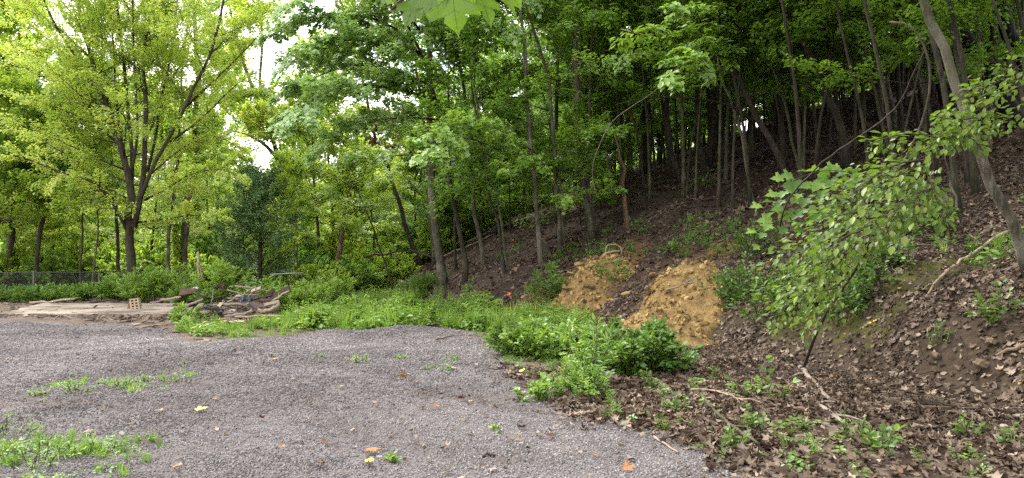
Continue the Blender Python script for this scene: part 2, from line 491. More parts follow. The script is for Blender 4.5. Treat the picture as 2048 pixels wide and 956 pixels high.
def slope_rot(P, spin, tilt=.25):
    """Euler angles that lay a prototype on the land at P, turned about by spin."""
    e = .25
    gx = (height(P[:, 0] + e, P[:, 1]) - height(P[:, 0] - e, P[:, 1])) / (2 * e)
    gy = (height(P[:, 0], P[:, 1] + e) - height(P[:, 0], P[:, 1] - e)) / (2 * e)
    N = nrm(np.stack([-gx, -gy, np.ones(len(P))], 1) + rng.normal(0, tilt, (len(P), 3)))
    out = np.zeros((len(P), 3))
    for i in range(len(P)):
        q = Vector(N[i]).to_track_quat('Z', 'Y') @ Vector((0, 0, 1)).to_track_quat('Z', 'Y').inverted()
        out[i] = (q.to_matrix() @ Matrix.Rotation(spin[i], 3, 'Z')).to_euler()
    return out

# ------------------------------------------------------------------ the ground: one sheet to the horizon
def axis(stops):
    out = [stops[0][0]]
    for (a, _), (b, st) in zip(stops[:-1], stops[1:]):
        n = max(1, int(round((b - a) / st)))
        out += list(a + (b - a) * np.arange(1, n + 1) / n)
    return np.array(out)
gx = axis([(-420, 0), (-120, 30), (-40, 8), (-17, 1.2), (12, .13), (24, .4), (60, 2), (160, 12), (420, 40)])
gy = axis([(-60, 0), (-6, 5), (4, .8), (19, .11), (30, .25), (50, .6), (80, 2), (160, 8), (450, 30)])
GX, GY = np.meshgrid(gx, gy, indexing='ij')
GZ = height(GX, GY)
ni, nj = GX.shape
ii, jj = np.meshgrid(np.arange(ni - 1), np.arange(nj - 1), indexing='ij')
GF = np.stack([ii * nj + jj, (ii + 1) * nj + jj, (ii + 1) * nj + jj + 1, ii * nj + jj + 1], -1).reshape(-1, 4)
GV = np.stack([GX, GY, GZ], -1).reshape(-1, 3)

def gravel_mask(x, y):
    return smooth(-.35, .35, poly_sd(x, y, GRAVEL) + .9 * fbm(x * .9, y * .9, 31) + .8 * fbm(x * 3.5, y * 3.5, 32))
def weed_mask(x, y):
    """Where the low green weeds grow between gravel and woods."""
    g = poly_sd(x, y, GRAVEL)
    m = smooth(.1, .7, -g + .5 * fbm(x, y, 41)) * smooth(-7.6, -6.0, x + .02 * y) * smooth(1.0, -.6, hill_s(x, y) + fbm(x * .8, y * .8, 42)) * smooth(12.5, 13.4, y) * smooth(40, 30, y)
    pile = np.exp(-(((x + 6.9) / 1.7) ** 2 + ((y - 18.5) / 2.6) ** 2) * 1.2)
    path = np.exp(-(((x + 4.9) / 2.0) ** 2 + ((y - 26.0) / 3.2) ** 2))
    path2 = np.exp(-(((x + 1.4) / .8) ** 2 + ((y - 19.5) / 2.0) ** 2))
    return m * np.clip(1 - 1.4 * pile, 0, 1) * np.clip(1 - 1.1 * path, 0, 1) * np.clip(1 - .8 * path2, 0, 1)
def moss_mask(x, y):
    return smooth(.3, .8, hill_s(x, y)) * smooth(-.02, .10, fbm(x * .55, y * .55, 51)) * smooth(3.2, 2.2, hill_s(x, y)) * smooth(14, 12.5, y) + .8 * smooth(6, 9, hill_s(x, y)) * smooth(.10, .25, fbm(x * .4, y * .4, 52))

m, nt, out = new_mat('ground_surface')
pos = position(nt)
gm, wm, mm, hm, bm_ = (attr(nt, k) for k in ('gravel', 'weeds', 'moss', 'hill', 'bank'))
vor = nt.nodes.new('ShaderNodeTexVoronoi'); sin(vor, 'Scale', 78); sin(vor, 'Randomness', 1); nt.links.new(pos, vor.inputs['Vector'])
stone = ramp(nt, vor.outputs['Color'], [(0, (.07, .063, .064)), (.5, (.13, .118, .12)), (1, (.22, .205, .207))])
big = noise(nt, .8, 5, .6, pos)
stone = mixc(nt, ramp(nt, big, [(.46, (0, 0, 0)), (.62, (.75, .75, .75))]), stone, (.075, .056, .047))
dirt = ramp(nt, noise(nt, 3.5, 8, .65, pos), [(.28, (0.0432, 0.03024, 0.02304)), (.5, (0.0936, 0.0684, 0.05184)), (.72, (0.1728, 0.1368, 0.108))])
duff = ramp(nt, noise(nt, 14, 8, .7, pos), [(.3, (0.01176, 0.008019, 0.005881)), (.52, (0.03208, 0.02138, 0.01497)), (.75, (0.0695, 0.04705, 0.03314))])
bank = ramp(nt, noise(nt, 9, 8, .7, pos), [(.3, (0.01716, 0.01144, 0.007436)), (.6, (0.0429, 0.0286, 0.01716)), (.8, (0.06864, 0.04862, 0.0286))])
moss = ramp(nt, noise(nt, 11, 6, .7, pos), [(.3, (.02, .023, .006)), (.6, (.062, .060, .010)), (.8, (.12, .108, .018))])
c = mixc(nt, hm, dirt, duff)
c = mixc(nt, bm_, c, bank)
clay = ramp(nt, noise(nt, 7, 8, .7, pos), [(.3, (.055, .034, .014)), (.55, (.14, .086, .03)), (.75, (.24, .15, .055))])
c = mixc(nt, attr(nt, 'clay'), c, clay)
c = mixc(nt, mth(nt, 'MULTIPLY', mm, ramp(nt, noise(nt, 2.2, 6, .7, pos), [(.40, (0, 0, 0)), (.53, (1, 1, 1))])), c, moss)
c = mixc(nt, wm, c, (.05, .07, .02))
c = mixc(nt, gm, c, stone)
hgt = mth(nt, 'ADD', mth(nt, 'MULTIPLY', mth(nt, 'SUBTRACT', 1.0, vor.outputs['Distance']), gm), mth(nt, 'MULTIPLY', noise(nt, 16, 8, .7, pos), 2.0))
principled(nt, out, c, .92, bump(nt, hgt, 1.0, .02), .2)
gme = mesh_data('ground', [(GV, GF, .5)], m)
xs, ys = GV[:, 0], GV[:, 1]
hs = hill_s(xs, ys)
def clay_mask(x, y):
    m = 0
    for top, toe, w in CLAY:
        A, B = ground(*top), ground(*toe)
        d, _ = seg_dist(x, y, [tuple(A[:2]), tuple(B[:2])])
        m = np.maximum(m, smooth(w * 1.5, w * .6, d + 1.3 * fbm(x * 1.6, y * 1.6, 131) + .5 * fbm(x * 6, y * 6, 132)))
    return m
CLAY = [((1222, 512), (1120, 640), 1.0), ((1390, 525), (1270, 680), 1.2), ((1150, 560), (1040, 625), .6)]
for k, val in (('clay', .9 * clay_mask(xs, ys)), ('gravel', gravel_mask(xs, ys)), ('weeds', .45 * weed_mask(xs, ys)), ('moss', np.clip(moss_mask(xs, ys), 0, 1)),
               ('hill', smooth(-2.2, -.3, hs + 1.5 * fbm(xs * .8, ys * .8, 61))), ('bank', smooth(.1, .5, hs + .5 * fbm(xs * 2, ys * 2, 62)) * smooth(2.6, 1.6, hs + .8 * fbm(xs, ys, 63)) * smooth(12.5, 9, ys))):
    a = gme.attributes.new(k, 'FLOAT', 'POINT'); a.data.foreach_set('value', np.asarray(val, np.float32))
tag(link('ground', gme), kind='structure')

# far wooded ridge seen through the gaps on the left
hm_mat = plain_mat('far_wooded_hill', (.035, .06, .02), (.10, .14, .045), .35, .95, b=1, dist=2, obj=False)
fx, fy = np.meshgrid(np.linspace(-420, 300, 150), np.linspace(180, 330, 26), indexing='ij')
fz = -3 + 34 * np.sin(np.clip((fy - 180) / 150, 0, 1) * math.pi) * (.65 + .7 * (fbm(fx * .006, fy * .006, 71) + .3)) * smooth(260, 60, fx) + 5 * fbm(fx * .08, fy * .08, 72)
fi, fj = np.meshgrid(np.arange(149), np.arange(25), indexing='ij')
tag(build('hills', [(np.stack([fx, fy, fz], -1).reshape(-1, 3), np.stack([fi * 26 + fj, (fi + 1) * 26 + fj, (fi + 1) * 26 + fj + 1, fi * 26 + fj + 1], -1).reshape(-1, 4), .5)], hm_mat), kind='structure')

# old concrete slab, half buried in dirt
m, nt, out = new_mat('dirty_concrete')
p = position(nt)
c1 = ramp(nt, noise(nt, 5, 6, .6, p), [(.3, (.19, .16, .128)), (.7, (.32, .275, .225))])
dm = ramp(nt, noise(nt, .8, 8, .72, mapping(nt, p, (.8, 1.1, 1))), [(.46, (0, 0, 0)), (.60, (1, 1, 1))])
principled(nt, out, mixc(nt, dm, c1, (.095, .07, .055)), .9, bump(nt, noise(nt, 20, 6, .7, p), .5, .01), .2)
sp = np.array(SLAB); n = 40
edge = []
for (x0, y0), (x1, y1) in zip(SLAB, SLAB[1:] + SLAB[:1]):
    for t in np.linspace(0, 1, n, endpoint=False):
        edge.append((x0 + (x1 - x0) * t, y0 + (y1 - y0) * t))
edge = np.array(edge) + (rng.random((4 * n, 2)) - .5) * .12
sz = float(np.max(height(edge[:, 0], edge[:, 1]))) * .5 + .05
cx = edge.mean(0)
SV = np.vstack([np.c_[edge, np.full(4 * n, sz)], np.c_[edge, np.full(4 * n, sz - .3)], [[*cx, sz]]])
k = np.arange(4 * n); k2 = (k + 1) % (4 * n)
ST = np.vstack([np.stack([k, k2, np.full(4 * n, 8 * n)], 1), np.stack([k, k + 4 * n, k2], 1), np.stack([k2, k + 4 * n, k2 + 4 * n], 1)])
tag(build('concrete_slab', [(SV, ST, .5)], m, smooth_shade=False), kind='structure')

# ------------------------------------------------------------------ gravel, leaf litter, wood chips, ground weeds
def stone_mesh(name, mat, seed, flat=.7):
    r = np.random.default_rng(seed)
    V = np.array([(0, 0, 1), (1, 0, 0), (.3, .95, .1), (-.8, .6, -.1), (-.8, -.6, .1), (.3, -.95, -.1), (0, 0, -1)], float)
    V = V * (.75 + .5 * r.random((7, 1))) * (1, .8, flat) * .5
    F = np.array([(0, i, i % 5 + 1) for i in range(1, 6)] + [(6, i % 5 + 1, i) for i in range(1, 6)])
    return mesh_data(name, [(V, F, .5)], mat, False)
m, nt, out = new_mat('crushed_stone')
principled(nt, out, ramp(nt, attr(nt, 'tint', 'INSTANCER'), [(0, (.05, .045, .045)), (.45, (.133, .123, .123)), (.9, (.225, .21, .21)), (1, (.31, .29, .275))]), .85, None, .25)
STONES = [stone_mesh('stone', m, s) for s in range(5)]
def rand_in(n, x0, x1, y0, y1, dens):
    x = rng.uniform(x0, x1, n); y = rng.uniform(y0, y1, n)
    k = rng.random(n) < dens(x, y)
    return x[k], y[k]
def in_view(x, y, pad=60):
    return (np.abs(x / np.maximum(y, .1)) < (1024 + pad) / FPX) & (y > 4.4)
gxp, gyp = rand_in(760000, -12, 2.5, 4.6, 17, lambda x, y: in_view(x, y) * gravel_mask(x, y) * np.clip((5.5 / y) ** 1.5, 0, 1) * (1 - .6 * smooth(.04, .16, fbm(x * .75, y * .75, 35))))
n = len(gxp)
size = (.009 + .018 * rng.random(n) ** 2 + .012 * (rng.random(n) < .03)) * np.clip(gyp / 7.0, 1, 1.7)
scatter('gravel', np.c_[gxp, gyp, height(gxp, gyp) + size * .12], rng.uniform(0, 6.28, (n, 3)), size, rng.integers(0, 5, n), np.clip(rng.normal(.43, .16, n) + .8 * fbm(gxp * .45, gyp * .7, 36) + .5 * fbm(gxp * 1.7, gyp * 1.7, 37), 0, 1), STONES, label='grey crushed stone gravel spread over the yard', cat='gravel')

def dead_leaf(name, mat, seed, kind):
    r = np.random.default_rng(seed)
    tv, tf = LEAF[kind]
    V = tv.copy(); V[:, 1] -= .5
    a, b = r.uniform(-.5, .9), r.uniform(-.3, 1.1)
    V[:, 2] = a * (V[:, 0] ** 2) * 2 + b * V[:, 1] ** 2 * .9 + .05 * r.normal(size=len(V))
    return mesh_data(name, [(V, tf, .5 + .2 * (r.random(len(V)) - .5))], mat)
DL = [dead_leaf('dead_leaf', M_LITTER, s, ('maple', 'ovate', 'lance', 'maple', 'ovate', 'maple')[s]) for s in range(6)]
DLF = [dead_leaf('dead_leaf', M_LITTER_FAR, s + 10, ('maple', 'ovate', 'ovate')[s]) for s in range(3)]
def litter_density(x, y):
    s = hill_s(x, y)
    bare = smooth(.2, .5, s) * smooth(2.3, 1.6, s + .8 * fbm(x, y, 63)) * smooth(11.5, 8.5, y) * .7
    return np.maximum(smooth(-3.0, -.8, s + 1.2 * fbm(x * .8, y * .8, 81)), .75 * smooth(12, 8, y)) * (1 - gravel_mask(x, y)) * (1 - .7 * weed_mask(x, y)) * (1 - bare) * (1 - .6 * np.clip(moss_mask(x, y), 0, 1)) * (.3 + 1.0 * smooth(-.12, .1, fbm(x * 1.1, y * 1.1, 82)))
lx, ly = rand_in(300000, -4, 14, 4.4, 17, lambda x, y: in_view(x, y) * litter_density(x, y) * np.clip((7 / y) ** .8, 0, 1))
n = len(lx); P = np.c_[lx, ly, height(lx, ly) + rng.uniform(.005, .035, n)]
scatter('leaf_litter', P, slope_rot(P, rng.uniform(0, 6.28, n), .38), rng.uniform(.035, .105, n), rng.integers(0, 6, n), np.clip(rng.beta(1.8, 2.2, n), 0, 1), DL, label='brown dead leaf litter covering the foot of the bank', cat='leaf litter')
lx, ly = rand_in(110000, -12, 30, 15, 52, lambda x, y: in_view(x, y) * litter_density(x, y) * np.clip((17 / y) ** 1.2, 0, 1))
n = len(lx); P = np.c_[lx, ly, height(lx, ly) + .02]
scatter('leaf_litter', P, slope_rot(P, rng.uniform(0, 6.28, n), .35), rng.uniform(.10, .19, n), rng.integers(0, 3, n), np.clip(rng.beta(2, 2.4, n), 0, 1), DLF, label='brown dead leaves carpeting the wooded hillside between the trunks', cat='leaf litter')
# sparse leaves blown over the gravel
lx, ly = rand_in(6500, -12, 2, 4.8, 17, lambda x, y: in_view(x, y) * gravel_mask(x, y) * (.12 + .5 * smooth(-2.5, .4, x)) * np.clip((8 / y), 0, 1))
n = len(lx); P = np.c_[lx, ly, height(lx, ly) + .03]
scatter('leaf_litter', P, slope_rot(P, rng.uniform(0, 6.28, n), .2), rng.uniform(.03, .075, n), rng.integers(0, 6, n), np.clip(rng.beta(3, 2, n), 0, 1), DL, label='sparse small brown dead leaves blown over the grey gravel', cat='leaf litter')

# wood chips and bark strips over the dirt
m, nt, out = new_mat('wood_chip')
principled(nt, out, ramp(nt, attr(nt, 'tint', 'INSTANCER'), [(0, (.022, .015, .011)), (.45, (.075, .053, .038)), (.85, (.19, .145, .108)), (1, (.36, .29, .22))]), .9)
CHIP = [mesh_data('chip', [box((0, 0, 0), 1, w, .05, None, .5, 0, .12)[0]], m, False) for w in (.10, .18, .35, .06)]
def chip_d(x, y):
    return smooth(-.2, 1.5, -poly_sd(x, y, GRAVEL) + 1.2 * fbm(x * .7, y * .7, 91) + .4) * smooth(-4.6, -6.2, x) * smooth(26, 24.5, y) * (1 - .93 * inside(x, y, SLAB)) * (1 + 1.5 * smooth(1.0, .2, np.abs(y - 24.2))) * (.25 + smooth(-.1, .15, fbm(x * .5, y * 1.4, 92)))
lx, ly = rand_in(7000, -18, -4, 12.5, 26, lambda x, y: in_view(x, y) * chip_d(x, y))
n = len(lx); P = np.c_[lx, ly, height(lx, ly) + .03 + .05 * np.isfinite(lx) * inside(lx, ly, SLAB)]
scatter('wood_chips', P, slope_rot(P, rng.uniform(0, 6.28, n), .2), rng.uniform(.04, .26, n), rng.integers(0, 4, n), np.clip(rng.beta(2, 2.2, n), 0, 1), CHIP, label='brown wood chips and bark strips strewn over dirt by the slab', cat='wood chips')

# weed kinds for the green cover
def weed_proto(name, seed, style, mat):
    r = np.random.default_rng(seed); parts = []
    if style == 'grass':
        n = 26
        a = r.uniform(0, 6.28, n); lean = r.uniform(.15, .9, n)
        D = np.c_[np.cos(a) * lean, np.sin(a) * lean, np.ones(n)]
        parts += leaves('blade', np.c_[.12 * r.normal(size=(n, 2)), np.zeros(n)], D, np.c_[np.cos(a), np.sin(a), .3 * np.ones(n)], r.uniform(.5, 1.1, n), r.uniform(.2, .8, n))
    elif style == 'low':
        n = 34
        a = r.uniform(0, 6.28, n); rad = .5 * np.sqrt(r.random(n)); h = r.uniform(.1, .6, n) * (1.1 - rad)
        parts += leaves('ovate', np.c_[np.cos(a) * rad, np.sin(a) * rad, h], np.c_[np.cos(a), np.sin(a), r.normal(0, .3, n)], np.c_[r.normal(0, .35, (n, 2)), np.ones(n)], r.uniform(.14, .28, n), r.uniform(.1, .9, n))
    elif style == 'upright':
        for sx in range(3):
            b = r.normal(0, .14, 2); lean = r.normal(0, .18, 2); H = r.uniform(.7, 1.1)
            n = 20; t = np.linspace(.15, 1, n) ; a = np.arange(n) * 2.4 + r.random() * 6
            c = np.c_[b[0] + lean[0] * t, b[1] + lean[1] * t, H * t]
            parts += tube(c[::4], .012, 3, .3)
            parts += leaves('lance', c, np.c_[np.cos(a), np.sin(a), .5 * np.ones(n) - .5 * (1 - t)], np.c_[r.normal(0, .3, (n, 2)), np.ones(n)], .34 * (1.1 - .6 * t), r.uniform(.2, .9, n))
    else:   # broad
        n = 15
        a = np.arange(n) * 2.4; h = np.linspace(.1, .75, n); rad = .32 * (1.05 - h)
        parts += leaves('ovate', np.c_[np.cos(a) * rad, np.sin(a) * rad, h], np.c_[np.cos(a), np.sin(a), .15 * np.ones(n)], np.c_[r.normal(0, .25, (n, 2)), np.ones(n)], r.uniform(.3, .48, n), r.uniform(.2, .8, n))
    return mesh_data(name, parts, mat)
WEEDS = [weed_proto('weed', s, st, M_WEED_I) for s, st in enumerate(('grass', 'low', 'upright', 'broad', 'low', 'grass', 'upright', 'low'))]
wx, wy = rand_in(42000, -14, 1.5, 12.5, 40, lambda x, y: in_view(x, y) * weed_mask(x, y) * (.03 + 1.1 * smooth(-.08, .13, fbm(x * .8, y * .8, 101) + .5 * fbm(x * 2.5, y * 2.5, 104))) * np.clip((15 / y), 0, 1))
n = len(wx)
fr = smooth(13.0, 16.5, wy)
sc_ = rng.uniform(.07, .25, n) * (.75 + .9 * fr) * (.7 + .9 * smooth(-.1, .2, fbm(wx * .5, wy * .5, 102)))
pick = np.where(rng.random(n) < .45 - .25 * fr, rng.choice([0, 5], n), rng.integers(1, 8, n))
scatter('low_weeds', np.c_[wx, wy, height(wx, wy)], np.c_[rng.normal(0, .12, (n, 2)), rng.uniform(0, 6.28, n)], sc_, pick, np.clip(rng.normal(.5, .2, n) + .15 * fbm(wx * .6, wy * .6, 103), 0, 1), WEEDS, label='bright green low weeds growing between the gravel and the woods', cat='weeds')
# seedlings in the litter along the gravel edge
def edge_d(x, y):
    g = poly_sd(x, y, GRAVEL)
    return smooth(.25, -.15, g) * smooth(-3.4, -.4, g) * smooth(-3.2, -1.5, x) * smooth(1.3, .2, hill_s(x, y)) * smooth(-.1, .12, fbm(x * .9, y * .9, 111)) * smooth(17, 13, y)
wx, wy = rand_in(13000, -1.5, 6, 4.6, 17, lambda x, y: in_view(x, y) * edge_d(x, y) * (.13 + .35 * smooth(8, 11, y)))
n = len(wx)
scatter('seedlings', np.c_[wx, wy, height(wx, wy)], np.c_[rng.normal(0, .2, (n, 2)), rng.uniform(0, 6.28, n)], rng.uniform(.05, .17, n), rng.choice([1, 3, 4, 7, 1, 2, 6], n), np.clip(rng.normal(.2, .2, n), 0, 1), WEEDS, label='small green seedlings sprouting from the leaf litter beside the gravel', cat='seedlings')
def bank_d(x, y):
    s = hill_s(x, y)
    return smooth(.3, 1.2, s) * smooth(9, 4, s) * smooth(.06, .2, fbm(x * .7, y * .7, 121)) * smooth(30, 20, y)
wx, wy = rand_in(9000, -4, 14, 6, 30, lambda x, y: in_view(x, y) * bank_d(x, y))
n = len(wx)
scatter('bank_weeds', np.c_[wx, wy, height(wx, wy)], np.c_[rng.normal(0, .2, (n, 2)), rng.uniform(0, 6.28, n)], rng.uniform(.12, .3, n), rng.integers(0, 8, n), np.clip(rng.normal(.3, .2, n), 0, 1), WEEDS, label='thin green weeds dotted over the shaded bank', cat='weeds')
# twigs lying about on the bank
m, nt, out = new_mat('fallen_twig')
principled(nt, out, ramp(nt, attr(nt, 'tint', 'INSTANCER'), [(0, (.02, .015, .011)), (.6, (.065, .05, .038)), (1, (.18, .145, .11))]), .9)
TW = []
for s in range(4):
    r_ = np.random.default_rng(s); P_ = np.c_[np.linspace(-.5, .5, 6), .05 * r_.normal(size=6), .03 + .03 * np.abs(r_.normal(size=6))]
    pr = tube(P_, np.linspace(.010, .004, 6), 4)
    for q in range(2):
        b = P_[2 + q]; pr += tube([b, b + (.14, .1 * (-1) ** q, .05), b + (.25, .15 * (-1) ** q, .06)], [.005, .004, .002], 3)
    TW.append(mesh_data('twig', pr, m))
wx, wy = rand_in(3600, -4, 14, 4.6, 30, lambda x, y: in_view(x, y) * smooth(-2.2, -.4, hill_s(x, y)) * (1 - gravel_mask(x, y)))
n = len(wx); P = np.c_[wx, wy, height(wx, wy) + .01]
scatter('fallen_twigs', P, slope_rot(P, rng.uniform(0, 6.28, n), .12), rng.uniform(.2, .9, n) * np.clip(wy / 9, .6, 1), rng.integers(0, 4, n), rng.random(n) ** 1.5, TW, label='thin dead twigs lying across the leaf litter of the bank', cat='twigs')

# low green patches in the gravel: the bottom left corner and the strip above it
cx_ = np.concatenate([rng.normal(-3.75, .5, 420), rng.uniform(-5.7, -4.0, 80)]); cy_ = np.concatenate([rng.normal(5.75, .42, 420), 9.2 + rng.normal(0, .38, 80)])
k_ = fbm(cx_ * 2, cy_ * 2, 141) > -.08
cx_, cy_ = cx_[k_], cy_[k_]; n = len(cx_)
scatter('gravel_weeds', np.c_[cx_, cy_, height(cx_, cy_)], np.c_[rng.normal(0, .3, (n, 2)), rng.uniform(0, 6.28, n)], rng.uniform(.04, .13, n), rng.choice([0, 1, 4, 5, 7, 1], n), np.clip(rng.normal(.4, .25, n), 0, 1), WEEDS, label='low green weeds spreading through the gravel on the left', cat='weeds')
# ------------------------------------------------------------------ trees
def spray(P0, d, length, n, size, kind, flat=.25, width=.42, droop=.15, jig=.10, tmean=.5, tsd=.22, hang=.15):
    """A fan of leaves along a twig; returns leaf parts and the twig's centre line."""
    d = nrm(d); side = nrm(np.cross(d, (0, 0, 1.)) + 1e-6); up = np.cross(side, d)
    s = rng.random(n) ** .8
    w = rng.uniform(-1, 1, n) * width * length * np.sqrt(np.clip(s, .05, 1)) * (1.15 - .75 * s)
    z = rng.normal(0, jig * length, n) - droop * length * s ** 2 - .18 * np.abs(w)
    P = P0 + d * (length * s)[:, None] + side * w[:, None] + np.array((0, 0, 1.)) * z[:, None]
    D = d * .8 + side * np.sign(w)[:, None] * rng.uniform(.2, 1.0, n)[:, None] + np.array((0, 0, -1.)) * (hang + .25 * rng.random(n))[:, None] + rng.normal(0, .25, (n, 3))
    N = np.array((FACE[0], FACE[1], 1.)) + up * .3 + rng.normal(0, flat, (n, 3))
    T = np.clip(rng.normal(tmean, tsd, n) + rng.normal(0, .10), 0, 1)
    S = size * rng.uniform(.65, 1.2, n)
    t = np.array((0, .5, 1.))[:, None]
    line = P0 + d * length * .9 * t - np.array((0, 0, 1.)) * droop * length * t ** 2
    return leaves(kind, P, D, N, S, T), line

DENS = 1.9
FACE = (-.25, -.45)          # leaves at the wood's edge turn towards the open yard
def limb_path(p0, az, el, L, curve=.25, n=6, wob=.05):
    t = np.linspace(0, 1, n)
    h = np.array((math.sin(az), math.cos(az), 0.))
    P = p0 + h * (L * math.cos(el) * t)[:, None] + np.array((0, 0, 1.)) * (L * (math.sin(el) * t + curve * t * t))[:, None]
    P[1:] += rng.normal(0, wob * L * .4, (n - 1, 3)) * t[1:, None]
    return P

def dress_limb(P, r0, leaf, wood, fol, ns, nl, size, kind, slen, flat=.25, start=.25, tmean=.5, droop=.15, spread=.95, coarse=True, rise=0.12):
    """Wood of a limb plus sprays of leaves along it."""
    n = len(P)
    wood += tube(P, np.linspace(r0, max(r0 * .2, .006), n), 5 if r0 > .03 else 4)
    T = nrm(np.gradient(P, axis=0))
    for j in range(ns):
        f = start + (1 - start) * (j + rng.random() * .8) / ns
        f = min(f, 1.0)
        k = min(int(f * (n - 1)), n - 2); q = f * (n - 1) - k
        p = P[k] * (1 - q) + P[k + 1] * q
        t = T[k].copy()
        sd = nrm(np.cross(t, (0, 0, 1.)) + 1e-6)
        sg = 1 if j % 2 else -1
        d = t * (1 - .35 * spread) + sd * sg * spread * rng.uniform(.4, 1.1) + np.array((0, 0, 1.)) * rng.normal(rise, .36)
        if j == ns - 1:
            d = t
        L = slen * rng.uniform(.7, 1.25) * (1.1 - .35 * f)
        nn, ss = int(nl * DENS * rng.uniform(.7, 1.3)), size * 1.18
        if coarse:
            u, v, dep = proj(p)
            if dep < 1 or v < -170 or u < -250 or u > 2300:
                if rng.random() < .3: continue
                nn, ss = max(6, nn // 10), size * 2.6
        lf, ln = spray(p, d, L, nn, ss, kind, flat, droop=droop, tmean=tmean)
        fol += lf
        wood += tube(ln, [max(r0 * .22, .007), max(r0 * .14, .005), .003], 3)

def path_px(px, dep0, dep1=None):
    dep1 = dep0 if dep1 is None else dep1
    n = len(px)
    return np.array([at(u, v, dep0 + (dep1 - dep0) * i / max(n - 1, 1)) for i, (u, v) in enumerate(px)])

def extend(P, H, wob=.15):
    """Carry a trunk on upwards until it is H metres tall."""
    P = list(P); d = nrm(P[-1] - P[-2]); z0 = P[0][2]
    while P[-1][2] < z0 + H:
        d = nrm(d * .75 + np.array((0, 0, 1.)) * .25 + rng.normal(0, wob * .3, 3))
        P.append(P[-1] + d * 1.5)
    return np.array(P)

TREE_N = 0
def tree(name, label, group, px, wpx, bark, leafm, H=15, crown=(.35, 12, 3.2), leaf=('diamond', .13), nl=55, ns=7, slen=1.1, dep=None, dep1=None, el=(8, 60), flat=.25, tmean=.5,
         extra=(), stems=(), base_drop=None, flare=1.5, limbs_bare=0, top=True, cat='tree', limb_r=.3, mask=None, droop=.15, face=None):
    """px: photograph pixels up the trunk, the first one at its foot. crown: (start fraction, limb count, limb length)."""
    global FACE
    keep_face = FACE
    if face: FACE = face
    wpx = wpx * .78; flare = 1 + (flare - 1) * .8
    foot = ground(*px[0]) if dep is None else None
    if dep is None:
        dep = foot[1]
    P = path_px(px, dep, dep1)
    gz = float(height(P[0][0], P[0][1]))
    P = np.vstack([[P[0][0] - .15 * (P[1][0] - P[0][0]) * 0, P[0][1], gz - .15], P[1:] if abs(P[0][2] - gz) < .6 else P])
    if top:
        P = extend(P, H)
    n = max(10, int(len(P) * 2.2))
    C = catmull(P, n)
    hgt = C[:, 2] - C[0, 2]; f = np.clip(hgt / max(hgt[-1], .1), 0, 1)
    r = wpx * dep / FPX / 2
    rad = r * (1 - .78 * f ** 1.1) * (1 + (flare - 1) * np.exp(-hgt / (3.2 * r + .05)))
    C[1:-1] += rng.normal(0, .02 + r * .12, (n - 2, 3)) * (1, 1, 0)
    e = empty(name, (C[0][0], C[0][1], gz), label, cat, group)
    build('trunk', tube(C, rad, 10 if wpx > 9 else 7, .5, .12), bark, e)
    wood, fol = [], []
    for q in stems:                           # further stems: (pixels, width, depth offset, extend?)
        Q = path_px(q[0], dep + q[2])
        if len(q) > 3 and q[3]: Q = extend(Q, H)
        Q = catmull(Q, max(8, 2 * len(Q)))
        rr = q[1] * dep / FPX / 2
        build('stem', tube(Q, np.linspace(rr, rr * .25, len(Q)), 8, .5, .1), bark, e)
        m_ = int(crown[1] * .6)
        for j in range(m_):
            ff = .25 + .75 * (j + rng.random()) / m_
            k = min(int(ff * (len(Q) - 1)), len(Q) - 2)
            L = crown[2] * rng.uniform(.5, 1.0) * (1.15 - .6 * ff)
            lp = limb_path(Q[k], rng.uniform(0, 6.28), R(rng.uniform(20, 65)), L)
            dress_limb(lp, rr * .22, leaf, wood, fol, ns, nl, leaf[1], leaf[0], slen, flat, tmean=tmean, droop=droop)
    st, cnt, LL = crown
    az = rng.uniform(0, 6.28)
    for j in range(cnt):
        ff = st + (1 - st) * (j + rng.random() * .9) / max(cnt, 1)
        k = min(int(np.searchsorted(f, ff)), n - 2)
        az += 2.4 + rng.normal(0, .3)
        g = (ff - st) / max(1 - st, .01)
        L = LL * rng.uniform(.65, 1.15) * (1 - .62 * g) * (.7 + .6 * min(1, g * 3))
        E = R(el[0] + (el[1] - el[0]) * g + rng.normal(0, 8))
        lp = limb_path(C[k], az, E, L, .2 if g > .3 else .05)
        if mask is not None and not mask(lp[-1]):
            continue
        dress_limb(lp, max(rad[k] * limb_r, .012), leaf, wood, fol, ns, nl, leaf[1], leaf[0], slen, flat, tmean=tmean, droop=droop)
    for x in extra:                           # limbs seen singly: (pixels, depth offset start, end, radius, sprays, leaves, leaf size, spray length, kind)
        Q = np.array([at(u, v, dep + x[1] + (x[2] - x[1]) * i / max(len(x[0]) - 1, 1)) for i, (u, v) in enumerate(x[0])])
        Q = catmull(Q, max(6, len(Q) * 2))
        lw = []
        if x[4] == 0:
            lw += tube(Q, np.linspace(x[3], x[3] * .35, len(Q)), 5)
        else:
            dress_limb(Q, x[3], leaf, lw, fol, x[4], x[5], x[6], x[8] if len(x) > 8 else leaf[0], x[7], .22 if flat < .45 else flat, .1, .62, .12, coarse=False)
        build('limb', lw, bark, e)
    if wood: build('limbs', wood, bark, e)
    if fol: build('crown', fol, leafm, e)
    FACE = keep_face
    return e

